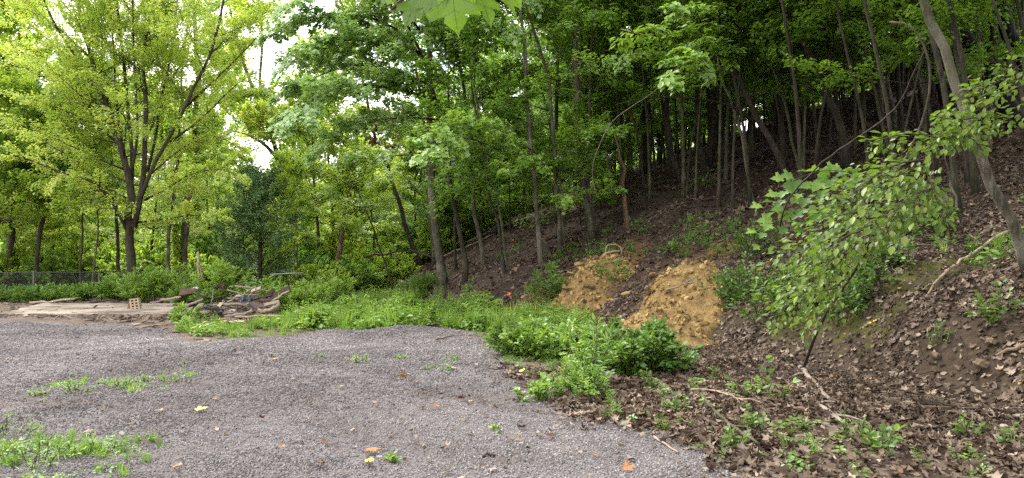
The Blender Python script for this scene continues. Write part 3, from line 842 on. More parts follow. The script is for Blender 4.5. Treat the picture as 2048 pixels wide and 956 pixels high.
# --- the big yellow-green tree by the fence
L1D = 27.0
tree('maple_tree', 'broad yellow-green maple with several upright stems beside the chain-link fence', None,
     [(262, 598), (261, 540), (259, 470), (260, 400), (258, 350), (240, 300), (222, 245), (205, 190), (180, 110), (160, 30)], 24, B_DARK, M_YELLOW, H=11.5, flare=1.25, crown=(.33, 26, 4.2), leaf=('diamond', .082), nl=80, ns=9, slen=1.15,
     dep=L1D, el=(15, 62), flat=.5, tmean=.55, droop=.2,
     stems=[([(259, 380), (252, 330), (240, 260), (232, 190), (228, 110), (222, 30)], 6, .8, True), ([(264, 340), (275, 270), (272, 190), (268, 110), (266, 20)], 6, -.6, True), ([(295, 345), (312, 270), (322, 200), (340, 120), (352, 30)], 6, .5, True), ([(225, 260), (195, 180), (150, 110), (110, 50)], 6, -.5, True), ([(262, 375), (265, 330), (262, 280), (256, 220), (250, 150), (240, 60)], 9, .3, True), ([(268, 455), (280, 400), (288, 340), (290, 270), (292, 200), (286, 120), (300, 40)], 12, -.2, True),
            ([(284, 390), (305, 335), (330, 290), (360, 235), (385, 180), (420, 110)], 8, -.6, True)],
     extra=[([(225, 250), (160, 200), (90, 150), (20, 130), (-40, 120)], 0, -.5, .05, 16, 75, .082, 1.2), ([(180, 115), (120, 60), (60, 20), (0, 10)], 0, 0, .05, 14, 75, .082, 1.2), ([(205, 190), (130, 110), (70, 60), (10, 45)], 0, 1.5, .05, 14, 75, .082, 1.2), ([(420, 110), (470, 60), (520, 20)], 0, .5, .04, 12, 75, .082, 1.1), ([(256, 462), (235, 420), (212, 388), (185, 362), (130, 348), (60, 320), (-20, 300)], 0, -2.5, .085, 16, 85, .082, 1.0), ([(250, 395), (205, 370), (150, 320), (90, 285), (30, 250)], 0, 1.5, .05, 12, 85, .082, 1.0),
            ([(290, 400), (340, 372), (390, 345), (440, 340), (480, 352)], 0, -2, .05, 14, 85, .082, .9), ([(275, 445), (330, 438), (390, 430), (450, 436)], 0, -1.5, .04, 10, 110, .082, .8),
            ([(300, 350), (360, 300), (420, 270), (470, 290)], 0, 1, .04, 12, 85, .082, .9), ([(230, 280), (170, 240), (100, 210), (40, 190)], 0, -1.5, .05, 12, 85, .082, 1.1), ([(215, 230), (150, 170), (80, 120), (10, 90)], 0, 1.5, .05, 12, 85, .082, 1.1),
            ([(330, 290), (400, 240), (460, 180), (500, 150)], 0, -1, .05, 12, 85, .082, 1.1), ([(370, 215), (440, 150), (500, 90), (540, 40)], 0, -.5, .05, 12, 85, .082, 1.1)])

# --- the leaning tree with the sky gap behind it
tree('leaning_tree', 'leaning forked pale tree rising left in front of the bright sky gap', None, [(590, 560), (582, 450), (567, 355), (552, 300), (536, 250), (512, 195), (490, 130), (470, 60)], 17, B_GREY, M_YELLOW, H=19, crown=(.72, 12, 3.4), leaf=('diamond', .16), nl=80, ns=8, slen=1.4,
     dep=42, flat=.5, tmean=.75, stems=[([(556, 318), (530, 290), (500, 272), (466, 262)], 9, -.4), ([(540, 262), (532, 220), (520, 170), (524, 100)], 7, .4, True)])
# --- grey-green dense maple whose limbs hang over the middle
tree('maple_tree', 'tall grey-green maple leaning out of the hillside over the middle of the yard', None, [(930, 520), (905, 400), (880, 250), (845, 120), (800, 20), (770, -80)], 13, B_DARK, M_BLUE, H=13, crown=(.45, 12, 4.0), leaf=('maple', .14), nl=40, ns=9, slen=1.3, dep=24, flat=.55, face=(-.35, -.9),
     extra=[([(850, 130), (790, 100), (720, 80), (650, 90), (590, 120)], 0, -3, .05, 20, 70, .125, 1.1), ([(870, 200), (800, 180), (720, 170), (640, 190), (590, 230)], 0, -4, .05, 20, 70, .125, 1.1), ([(860, 170), (780, 140), (700, 130), (620, 160), (580, 180)], 0, -1, .05, 20, 70, .125, 1.1),
            ([(840, 110), (780, 50), (700, 30), (620, 40), (560, 60)], 0, -2, .05, 20, 70, .125, 1.1), ([(840, 60), (780, 0), (700, -30), (630, -20), (580, 10)], 0, -2.5, .05, 18, 70, .125, 1.1), ([(880, 240), (820, 235), (760, 240), (700, 260), (650, 290)], 0, -2, .04, 14, 60, .12, 1.0),
            ([(870, 90), (900, 60), (960, 50), (1010, 70)], 0, -3, .04, 12, 60, .12, 1.0), ([(870, 60), (920, 10), (960, -10), (1040, 0)], 0, -2, .04, 12, 60, .12, 1.0)])
# --- cedar
def cedar():
    b = ground(519, 560); b = on(at(519, 560, 29)[0], 29)
    e = empty('cedar_tree', b, 'dense dark green cedar standing alone behind the rubbish pile', 'tree')
    H = 5.0
    build('trunk', tube([b - (0, 0, .1), b + (0, .05, 1.5), b + (.05, 0, 3.2), b + (0, 0, H)], [.11, .09, .05, .01], 8, .5, .1), B_DARK, e)
    wood, fol = [], []
    for j in range(120):
        h = .35 + (H - .5) * (j + rng.random()) / 120
        L = (1.95 * (1 - ((h - .2) / H) ** 1.5) + .15) * rng.uniform(.6, 1.15)
        lp = limb_path(b + (0, 0, h), rng.uniform(0, 6.28), R(rng.uniform(5, 40)), L, .2)
        wood += tube(lp, np.linspace(.016, .004, 6), 3)
        for q in range(5):
            f = .3 + .7 * q / 4; k = min(int(f * 5), 4)
            lf, _ = spray(lp[k], nrm(lp[k + 1] - lp[k]) + rng.normal(0, .5, 3), .55, 30, .13, 'lance', 1.0, .35, .05, .14)
            fol += lf
    build('limbs', wood, B_DARK, e); build('crown', fol, M_CEDAR, e)
cedar()
# --- snag and the mid-distance trees
tree('dead_snag', 'bare tan snag with a broken top standing among green saplings', None, [(664, 560), (680, 500), (686, 450), (690, 410), (691, 393)], 20, B_TAN, M_MID, crown=(.9, 0, 0), dep=34, top=False, flare=1.6, cat='snag',
     stems=[], extra=[([(691, 400), (700, 375), (712, 352)], 0, -.2, .05, 0, 0, 0, 0), ([(690, 410), (650, 402), (600, 408)], 0, -1, .03, 0, 0, 0, 0), ([(692, 402), (720, 400), (750, 420), (770, 450)], 0, -1, .03, 8, 60, .11, .8, 'diamond')])
tree('leaning_tree', 'dark trunk leaning left, curving up beyond the fallen branches by the path', None, [(845, 522), (826, 500), (810, 450), (795, 392), (775, 335), (765, 310), (748, 270), (735, 200)], 13, B_DARK, M_LIGHT, H=12, crown=(.45, 14, 3.0), leaf=('diamond', .13), nl=70, ns=7, dep=35, flat=.5)
tree('sapling', 'thin crooked sapling leaning left beside the brown path', None, [(781, 562), (768, 520), (752, 470), (735, 430), (715, 385), (700, 350)], 6, B_DARK, M_LIGHT, H=5.5, crown=(.35, 14, 2.0), leaf=('diamond', .11), nl=60, ns=6, dep=27, slen=.8)
tree('sapling', 'straight pale sapling with airy leaves beside the cedar', None, [(593, 552), (596, 500), (594, 450), (590, 400)], 4, B_PALE, M_LIGHT, H=4.6, crown=(.25, 14, 1.3), leaf=('diamond', .10), nl=55, ns=5, dep=29, slen=.7)
tree('purple_leaf_tree', 'small tree with dark purple leaves against the bright sky gap', None, [(752, 548), (748, 480), (744, 400), (748, 330), (752, 300)], 5, B_DARK, M_PURPLE, H=8.0, crown=(.78, 12, 1.4), leaf=('diamond', .15), nl=36, ns=4, dep=38, slen=.8)
tree('ivy_trunk', 'wide pale trunk wrapped in dark ivy behind the weeds', None, [(363, 565), (366, 500), (372, 440), (382, 380), (388, 340), (392, 290)], 22, B_GREY, M_LIGHT, H=17, crown=(.3, 14, 3.8), leaf=('diamond', .15), nl=60, ns=7, dep=33, flat=.5, cat='tree',
     extra=[([(352, 560), (354, 500), (352, 440)], -.4, -.4, .03, 22, 60, .11, .35)])
tree('leaning_tree', 'slim pale leaning trunk beside the ivy covered trunk', None, [(333, 560), (336, 510), (342, 450), (350, 380), (356, 320)], 10, B_PALE, M_LIGHT, H=13, crown=(.42, 12, 2.8), leaf=('diamond', .13), nl=70, ns=7, dep=31, flat=.5)
tree('dark_tree', 'dark forked tree with heavy dark green foliage behind the fence', None, [(70, 590), (74, 530), (80, 470), (98, 410), (108, 378), (120, 358), (132, 330)], 13, B_DARK, M_MID, H=7.5, crown=(.42, 16, 2.8), leaf=('diamond', .13), nl=75, ns=8, dep=31, flat=.45,
     stems=[([(108, 380), (90, 352), (60, 350), (30, 362)], 7, 0)])
tree('sapling', 'thin straight sapling behind the fence, closest to the fence post', None, [(160, 590), (162, 520), (166, 440), (169, 360), (172, 300)], 6, B_DARK, M_LIGHT, H=8, crown=(.35, 12, 1.8), leaf=('diamond', .11), nl=60, ns=6, dep=29)
tree('sapling', 'thin straight sapling midway between the fence post and the large maple', None, [(184, 595), (190, 520), (197, 450), (192, 380), (190, 330)], 6, B_GREY, M_LIGHT, H=8, crown=(.35, 12, 1.8), leaf=('diamond', .11), nl=60, ns=6, dep=28.5)
tree('slender_tree', 'slender dark trunk just behind the large maple by the fence', None, [(236, 592), (236, 520), (235, 450), (226, 380), (224, 320)], 10, B_DARK, M_LIGHT, H=11, crown=(.45, 12, 2.6), leaf=('diamond', .13), nl=70, ns=7, dep=33)

# --- trunks of the hillside wood, from the path to the right-hand side
HW = dict(leaf=('diamond', .13), nl=50, ns=7)
def wood_tree(label, px, w, bark, leafm=M_WOOD, H=14, crown=(.4, 10, 3.0), name='forest_tree', **kw):
    a = dict(HW); a.update(kw)
    if crown[1]: crown = (max(.2, crown[0] - .12), int(crown[1] * 1.25), crown[2] * 1.1)
    return tree(name, label, None, px, w, bark, leafm, H=H, crown=crown, **a)
wood_tree('tall straight pale-barked tree at the foot of the hill, nearest the path', [(890, 570), (876, 500), (868, 420), (863, 330), (862, 220), (858, 120)], 21, B_PALE, H=15, crown=(.42, 12, 3.0), leafm=M_MID)
wood_tree('slim darker trunk standing close behind the pale-barked tree by the path', [(868, 532), (864, 460), (860, 400), (855, 320), (843, 215), (832, 120)], 12, B_GREY, H=14)
wood_tree('thin bent trunk just right of the pale-barked tree by the path', [(901, 503), (892, 426), (884, 369), (868, 312), (850, 250)], 7, B_DARK, H=10, crown=(.4, 9, 2.2))
wood_tree('very thin upright trunk in front of the slope, second right of the pale-barked tree', [(912, 540), (910, 465), (901, 356), (899, 268), (896, 180)], 7, B_DARK, H=10, crown=(.35, 10, 2.2))
wood_tree('gently leaning mid-sized trunk rising from the leaf-covered slope near the path', [(968, 529), (956, 465), (947, 408), (942, 325), (932, 237), (920, 130)], 12, B_GREY, H=13, crown=(.38, 11, 2.8))
wood_tree('thin crooked stem with a sharp bend halfway up the slope', [(1009, 549), (1000, 487), (998, 443), (982, 408), (971, 334), (956, 259), (945, 180)], 8, B_DARK, H=10, crown=(.35, 10, 2.3))
wood_tree('thin mossy stem crossing the crooked one, leaning left', [(1022, 544), (1004, 461), (995, 400), (978, 334), (960, 260)], 7, B_MOSS, H=9, crown=(.35, 10, 2.2))
wood_tree('dark leaning trunk further up the slope behind the thin stems', [(1042, 413), (1033, 342), (1013, 259), (995, 180)], 13, B_DARK, H=13)
wood_tree('straight brown-grey trunk above the orange markers on the slope', [(1083, 527), (1075, 443), (1068, 369), (1061, 303), (1053, 180), (1045, 60)], 13, B_GREY, H=14, extra=[([(1062, 330), (1000, 300), (930, 275), (870, 290), (842, 312)], 0, -5, .03, 16, 42, .11, .8, 'maple'), ([(1062, 300), (1010, 265), (950, 245), (900, 255), (850, 275)], 0, -4, .03, 16, 42, .11, .8, 'maple')], leafm=M_BRIGHT, crown=(.5, 9, 2.6))
wood_tree('slim trunk with a thin companion shoot, bending left near its top', [(1118, 505), (1114, 421), (1108, 290), (1100, 173), (1081, 105), (1060, 40)], 11, B_GREY, H=14, stems=[([(1130, 500), (1124, 440), (1121, 380), (1118, 300)], 5, 0)], leafm=M_BRIGHT, crown=(.6, 9, 2.6),
          extra=[([(1110, 330), (1060, 320), (1010, 340)], 0, -4, .02, 9, 36, .10, .7, 'maple'), ([(1112, 320), (1150, 280), (1200, 265), (1240, 262)], 0, -3, .02, 12, 36, .10, .8, 'maple'), ([(1115, 380), (1150, 390), (1200, 385), (1240, 378)], 0, -3, .02, 9, 30, .10, .6, 'maple'), ([(1100, 200), (1140, 150), (1210, 120), (1290, 105)], 0, -4, .02, 14, 36, .11, .8, 'ovate'), ([(1090, 400), (1110, 398), (1140, 402)], 0, -4, .015, 5, 30, .10, .5, 'maple')])
wood_tree('stout double trunk standing upslope of the yellow soil', [(1183, 482), (1165, 366), (1157, 262), (1152, 157), (1149, 0)], 17, B_GREY, H=16, stems=[([(1193, 468), (1178, 390), (1168, 320), (1162, 240), (1160, 150)], 10, .3, True)], crown=(.45, 9, 3.0))
wood_tree('leaning snag stripped to orange-tan wood with a broken pointed top', [(1257, 458), (1246, 361), (1236, 293), (1225, 255), (1215, 222)], 13, B_SNAG, crown=(.9, 0, 0), top=False, name='dead_snag', cat='snag')
wood_tree('brown straight trunk right behind the orange-tan snag', [(1262, 360), (1259, 293), (1257, 225), (1250, 110), (1246, 0)], 15, B_GREY, H=15)
wood_tree('thick dark trunk with a flared foot on the hill crest', [(1290, 350), (1288, 290), (1288, 209), (1288, 100), (1290, 0)], 19, B_DARK, H=17, flare=1.9)
wood_tree('curved trunk leaning left on the crest, right of the flared dark trunk', [(1364, 365), (1346, 309), (1335, 246), (1333, 173), (1330, 60)], 14, B_DARK, H=14)
wood_tree('slim pale trunk high in the canopy behind the stout double trunk', [(1228, 420), (1216, 320), (1208, 220), (1203, 120), (1192, 0)], 8, B_PALE, H=13, crown=(.5, 8, 2.4))
wood_tree('upright dark trunk left of the large leaning dark tree', [(1411, 350), (1399, 282), (1395, 207), (1392, 94), (1388, 0)], 14, B_DARK, H=15)
wood_tree('long dark trunk leaning far to the left across the wood', [(1587, 375), (1552, 306), (1510, 226), (1463, 136), (1420, 56), (1388, 0)], 17, B_DARK, H=13, leafm=M_BRIGHT, crown=(.55, 8, 3.0),
          extra=[([(1450, 110), (1430, 90), (1405, 80), (1375, 110), (1340, 150)], 0, -6, .02, 12, 34, .14, .55, 'ovate'), ([(1460, 120), (1430, 110), (1390, 140), (1350, 175)], 0, -5, .02, 9, 34, .14, .55, 'ovate'), ([(1440, 60), (1420, 30), (1380, 20), (1340, 10)], 0, -5, .02, 10, 34, .14, .55, 'ovate'),
                 ([(1510, 250), (1470, 215), (1400, 198), (1300, 195), (1230, 210)], 0, -2, .035, 0, 0, 0, 0), ([(1500, 215), (1440, 190), (1370, 130), (1340, 110)], 0, -3, .02, 0, 0, 0, 0), ([(1240, 60), (1300, 70), (1420, 60)], -4, -1, .02, 10, 24, .16, .6, 'ovate')])
wood_tree('thin pale mossy stem bowing left in front of the dark leaning trunk', [(1515, 410), (1496, 357), (1486, 282), (1463, 207), (1440, 140), (1430, 60)], 8, B_PALE, H=11, crown=(.5, 9, 2.2))
wood_tree('slim stem beside the foot of the dark leaning trunk', [(1602, 352), (1580, 263), (1569, 207), (1548, 155), (1540, 99), (1536, 0)], 8, B_MOSS, H=12, crown=(.45, 9, 2.4))
wood_tree('heavy dark trunk leaning left with rough bark at the middle of the dark wood', [(1702, 335), (1693, 301), (1670, 221), (1627, 132), (1595, 56), (1580, 0)], 20, B_DARK, H=15)
wood_tree('bowed grey stem curving up right of the rough dark leaning trunk', [(1785, 335), (1766, 256), (1756, 209), (1737, 125), (1711, 68), (1680, 10)], 9, B_MOSS, H=12, crown=(.45, 9, 2.4))
wood_tree('olive mossy upright trunk behind the bowed grey stem', [(1760, 235), (1758, 190), (1753, 105), (1743, 0)], 19, B_MOSS, H=15)
wood_tree('upright trunk with pale flecked bark in the dark wood', [(1794, 268), (1785, 220), (1777, 173), (1771, 78), (1766, 0)], 16, B_PALE, H=15)
wood_tree('slim grey trunk leaning left, left of the blackened trunk', [(1847, 212), (1836, 150), (1826, 105), (1811, 16)], 12, B_GREY, H=14)
wood_tree('blackened narrow trunk leaning left beside the pale lichen tree', [(1888, 212), (1875, 165), (1863, 120), (1847, 47), (1837, 0)], 11, B_BLACK, H=14)
wood_tree('pale lichen-spotted trunk leaning left across the right side, nearest of the wood', [(2066, 545), (2041, 491), (1988, 387), (1957, 308), (1910, 162), (1873, 63), (1847, 0)], 27, B_PALE, H=11, crown=(.6, 10, 2.8))
wood_tree('very thick black-barked trunk leaning left behind the pale lichen tree', [(2040, 250), (2020, 218), (1973, 141), (1931, 73), (1900, 0)], 38, B_BLACK, H=17)
wood_tree('thick black-barked trunk at the very edge of the picture on the hill', [(2062, 170), (2046, 136), (2020, 68), (1994, 0)], 37, B_BLACK, H=17)
wood_tree('thin pale pole-like stem in front of the thick black-barked trunk', [(1983, 300), (1975, 250), (1965, 199), (1957, 105), (1949, 0)], 8, B_PALE, H=12, crown=(.5, 8, 2.2))
wood_tree('short bare dead stem standing in litter below the pale lichen tree', [(1926, 452), (1913, 410), (1900, 360), (1890, 320), (1884, 280)], 7, B_PALE, crown=(.9, 0, 0), top=False, name='dead_sapling', cat='snag')

# --- the mass of the wood behind: kinds built once, then copied as individuals
def kind_tree(name, H, crown_r, st, cnt, bark, leafm, size, nl, ns, slen, seed, flat=.4, r=.13, lean=.06):
    global rng
    keep = rng; rng = np.random.default_rng(seed)
    e = empty(name, (0, 0, 0), 'x', 'tree')
    P = np.array([(0, 0, -.3), (lean * H * .2, 0, H * .25), (lean * H * .7, .1, H * .55), (lean * H, 0, H * .8), (lean * H * 1.1, 0, H)])
    C = catmull(P, 12); f = np.clip(C[:, 2] / H, 0, 1)
    rad = r * (1 - .8 * f) * (1 + .5 * np.exp(-np.maximum(C[:, 2], 0) / .4))
    wood, fol = [], []
    for j in range(cnt):
        g = (j + rng.random()) / cnt; k = min(int(np.searchsorted(f, st + (1 - st) * g)), 10)
        L = crown_r * rng.uniform(.7, 1.15) * (1 - .6 * g)
        lp = limb_path(C[k], j * 2.4 + rng.normal(0, .3), R(5 + 55 * g), L, .15)
        dress_limb(lp, max(rad[k] * .3, .015), None, wood, fol, ns, nl, size, 'diamond', slen, flat, coarse=False)
    build('trunk', tube(C, rad, 7, .5, .1), bark, e); build('limbs', wood, bark, e); build('crown', fol, leafm, e)
    rng = keep
    return e
KINDS = {
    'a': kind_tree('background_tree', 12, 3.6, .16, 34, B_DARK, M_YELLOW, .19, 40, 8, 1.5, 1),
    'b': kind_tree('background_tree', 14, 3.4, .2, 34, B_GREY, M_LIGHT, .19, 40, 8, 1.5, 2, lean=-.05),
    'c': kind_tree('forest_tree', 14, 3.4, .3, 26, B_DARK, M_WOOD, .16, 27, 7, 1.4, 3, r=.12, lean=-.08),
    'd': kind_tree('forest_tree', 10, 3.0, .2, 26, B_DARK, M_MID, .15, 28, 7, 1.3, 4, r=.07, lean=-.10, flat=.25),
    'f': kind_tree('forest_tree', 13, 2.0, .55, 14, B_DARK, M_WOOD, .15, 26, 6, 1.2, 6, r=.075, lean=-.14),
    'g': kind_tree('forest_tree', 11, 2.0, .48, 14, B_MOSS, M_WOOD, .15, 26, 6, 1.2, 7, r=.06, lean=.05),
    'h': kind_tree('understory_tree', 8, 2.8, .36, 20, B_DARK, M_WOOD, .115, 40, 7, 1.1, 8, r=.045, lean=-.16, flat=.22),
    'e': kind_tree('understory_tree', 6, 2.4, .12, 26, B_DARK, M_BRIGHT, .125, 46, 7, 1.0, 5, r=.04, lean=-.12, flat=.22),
}
used = set()
def plant(kind, x, y, s, label, group, name=None, rz=None):
    o = KINDS[kind]
    rz = rng.uniform(0, 6.28) if rz is None else rz
    loc = on(x, y)
    s3 = (s * rng.uniform(.9, 1.1),) * 2 + (s,)
    if kind in used:
        c = copy_tree(o, loc, rz, s3, label, group)
    else:
        used.add(kind); c = o; c.location = loc; c.rotation_euler = (0, 0, rz); c.scale = s3; c['label'] = label; c['group'] = group
    if name: c.name = name
    return c
# beyond the fence and the path
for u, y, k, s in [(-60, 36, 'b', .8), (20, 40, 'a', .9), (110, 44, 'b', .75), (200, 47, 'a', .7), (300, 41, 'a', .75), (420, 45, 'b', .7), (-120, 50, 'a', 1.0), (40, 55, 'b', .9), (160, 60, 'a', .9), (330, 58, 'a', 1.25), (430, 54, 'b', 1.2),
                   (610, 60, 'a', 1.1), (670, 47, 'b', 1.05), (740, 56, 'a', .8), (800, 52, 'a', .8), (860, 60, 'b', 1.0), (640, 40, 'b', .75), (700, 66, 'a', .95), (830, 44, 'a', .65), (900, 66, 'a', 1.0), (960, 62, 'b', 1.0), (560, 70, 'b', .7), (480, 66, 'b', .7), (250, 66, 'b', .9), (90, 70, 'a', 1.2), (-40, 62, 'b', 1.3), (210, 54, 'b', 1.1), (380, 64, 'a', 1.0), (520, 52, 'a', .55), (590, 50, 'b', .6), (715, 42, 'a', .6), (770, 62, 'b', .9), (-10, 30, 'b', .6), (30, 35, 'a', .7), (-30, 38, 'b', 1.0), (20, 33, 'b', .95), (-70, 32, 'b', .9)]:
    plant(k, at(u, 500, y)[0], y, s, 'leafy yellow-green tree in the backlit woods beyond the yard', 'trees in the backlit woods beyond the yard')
# up the hillside behind the trunks named above
hill_spots = []
r_ = np.random.default_rng(12)
while len(hill_spots) < 26:
    x, y = r_.uniform(-8, 38), r_.uniform(20, 64)
    s = float(hill_s(x, y)); u = 1024 + FPX * x / y
    if s < 5 or s > 30 or u < 985 or u > 2200 or (s < 12 and u > 1150): continue
    if any((x - a) ** 2 + (y - b) ** 2 < 5.5 for a, b in hill_spots): continue
    hill_spots.append((x, y))
for i, (x, y) in enumerate(hill_spots):
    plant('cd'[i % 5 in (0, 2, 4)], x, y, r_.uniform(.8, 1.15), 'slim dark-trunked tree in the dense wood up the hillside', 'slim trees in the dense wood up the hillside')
under = []
for k_ in range(26):
    while True:
        x, y = r_.uniform(2, 40), r_.uniform(24, 66)
        s = float(hill_s(x, y)); u = 1024 + FPX * x / y
        if 19 < s < 40 and 1120 < u < 2150 and not any((x - a) ** 2 + (y - b) ** 2 < 3 for a, b in under): break
    under.append((x, y))
while len(under) < 78:
    x, y = r_.uniform(-8, 30), r_.uniform(22, 60)
    s = float(hill_s(x, y)); u = 1024 + FPX * x / y
    if s < 2.5 or u < 870 or u > 2100 or (u > 1180 and s < 18): continue
    if any((x - a) ** 2 + (y - b) ** 2 < 4 for a, b in under): continue
    under.append((x, y))
for i, (x, y) in enumerate(under):
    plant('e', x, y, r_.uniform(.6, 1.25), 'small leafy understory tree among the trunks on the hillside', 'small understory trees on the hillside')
tall = []
while len(tall) < 34:
    x, y = r_.uniform(3, 26), r_.uniform(13, 40)
    s = float(hill_s(x, y)); u = 1024 + FPX * x / y
    if not (5.5 < s < 22) or u < 1150 or u > 2120: continue
    if any((x - a) ** 2 + (y - b) ** 2 < 4 for a, b in tall): continue
    tall.append((x, y))
for i, (x, y) in enumerate(tall):
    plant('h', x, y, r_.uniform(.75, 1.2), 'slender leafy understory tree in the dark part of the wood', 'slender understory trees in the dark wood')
poles = []
while len(poles) < 84:
    x, y = r_.uniform(-4, 30), r_.uniform(15, 50)
    s = float(hill_s(x, y)); u = 1024 + FPX * x / y
    if s < 5 or u < 880 or u > 2120 or y < 13: continue
    if any((x - a) ** 2 + (y - b) ** 2 < 1.2 for a, b in poles): continue
    poles.append((x, y))
for i, (x, y) in enumerate(poles):
    plant('fg'[i % 3 == 0], x, y, r_.uniform(.75, 1.1), 'thin pole-like tree in the crowded wood on the hillside', 'pole-like trees crowding the hillside wood')
lean_spots = []
while len(lean_spots) < 22:
    x, y = r_.uniform(3, 16), r_.uniform(10, 26)
    s = float(hill_s(x, y)); u = 1024 + FPX * x / y
    if not (3.5 < s < 12) or u < 1380 or u > 2090: continue
    if any((x - a) ** 2 + (y - b) ** 2 < .9 for a, b in lean_spots): continue
    lean_spots.append((x, y))
for i, (x, y) in enumerate(lean_spots):
    plant('fg'[i % 4 == 0], x, y, r_.uniform(.55, .85), 'slim stem leaning left on the open lower slope of the dark wood', 'slim stems leaning left on the lower slope', rz=r_.uniform(-.7, .7))
# undergrowth shrubs along the edge of the woods
def kind_shrub(name, leafm, seed, n=26, size=.13):
    global rng
    keep = rng; rng = np.random.default_rng(seed)
    e = empty(name, (0, 0, 0), 'x', 'shrub')
    wood, fol = [], []
    for j in range(n):
        a = rng.uniform(0, 6.28); el = R(rng.uniform(25, 85))
        lp = limb_path(np.array((rng.normal(0, .15), rng.normal(0, .15), -.05)), a, el, rng.uniform(.9, 1.7), .1)
        dress_limb(lp, .014, None, wood, fol, 6, 26, size, 'diamond', .55, .5, coarse=False)
    build('stems', wood, B_TWIG, e); build('foliage', fol, leafm, e)
    rng = keep
    return e
KINDS['s'] = kind_shrub('woodland_shrub', M_LIGHT, 21)
KINDS['t'] = kind_shrub('woodland_shrub', M_MID, 22)
for u, y, k, s in [(-20, 33, 's', 1.0), (40, 34, 's', 1.1), (110, 32, 't', .9), (150, 36, 's', 1.3), (215, 36, 's', 1.1), (300, 35, 's', 1.3), (340, 38, 't', 1.2), (400, 34, 's', 1.0), (430, 38, 't', 1.4), (560, 36, 't', 1.2), (590, 40, 's', 1.4), (630, 37, 't', 1.2),
                   (660, 42, 's', 1.5), (715, 35, 's', 1.1), (735, 40, 's', 1.6), (770, 38, 's', 1.2), (800, 42, 's', 1.5), (830, 38, 't', 1.0), (560, 48, 's', 1.8), (640, 50, 's', 1.8), (700, 50, 's', 1.8), (780, 52, 's', 1.8), (850, 50, 's', 1.6), (900, 48, 's', 1.2), (700, 31, 't', .8), (735, 30, 't', .7), (640, 33, 't', .8), (60, 44, 's', 1.8), (180, 46, 's', 1.9), (270, 45, 's', 1.9), (380, 46, 's', 1.9), (470, 46, 't', 1.6), (610, 30, 's', .7), (670, 29, 's', .6), (790, 33, 's', .9), (860, 36, 's', 1.0), (880, 42, 's', 1.2), (920, 44, 's', 1.2), (950, 50, 's', 1.4), (1000, 52, 's', 1.4), (1050, 55, 's', 1.3), (1100, 56, 's', 1.3)]:
    plant(k, at(u, 500, y)[0], y, s, 'bushy green shrub in the undergrowth along the woods beyond the yard', 'shrubs in the undergrowth beyond the yard')

crest = []
def along_s(u, want):
    ys_ = np.linspace(12, 110, 400); xs_ = (u - 1024) / FPX * ys_
    return (lambda k: (xs_[k], ys_[k]))(int(np.argmin(np.abs(hill_s(xs_, ys_) - want))))
for i, u in enumerate(list(range(1090, 1480, 36)) + [1560, 1650, 1790, 1900]):
    x, y = along_s(u, 31 + 4 * r_.random())
    plant('st'[i % 2], x, y, r_.uniform(1.2, 1.9), 'bushy shrub on the skyline of the wooded hill', 'shrubs on the skyline of the wooded hill')
for i, u in enumerate(list(range(1060, 1480, 75)) + [1600, 1740, 1900, 2040]):
    x, y = along_s(u, 46 + 10 * r_.random())
    plant('ab'[i % 2], x, y, r_.uniform(.75, 1.05), 'sunlit tree beyond the crest of the wooded hill', 'sunlit trees beyond the crest')
while len(crest) < 12:
    x, y = r_.uniform(2, 46), r_.uniform(16, 75)
    s = float(hill_s(x, y)); u = 1024 + FPX * x / y
    if 27 < s < 40 and 1080 < u < 2200 and not any((x - a) ** 2 + (y - b) ** 2 < 1.6 for a, b in crest):
        crest.append((x, y))
for i, (x, y) in enumerate(crest):
    plant('st'[i % 2], x, y, r_.uniform(.9, 1.7), 'bushy shrub on the skyline of the wooded hill', 'shrubs on the skyline of the wooded hill')

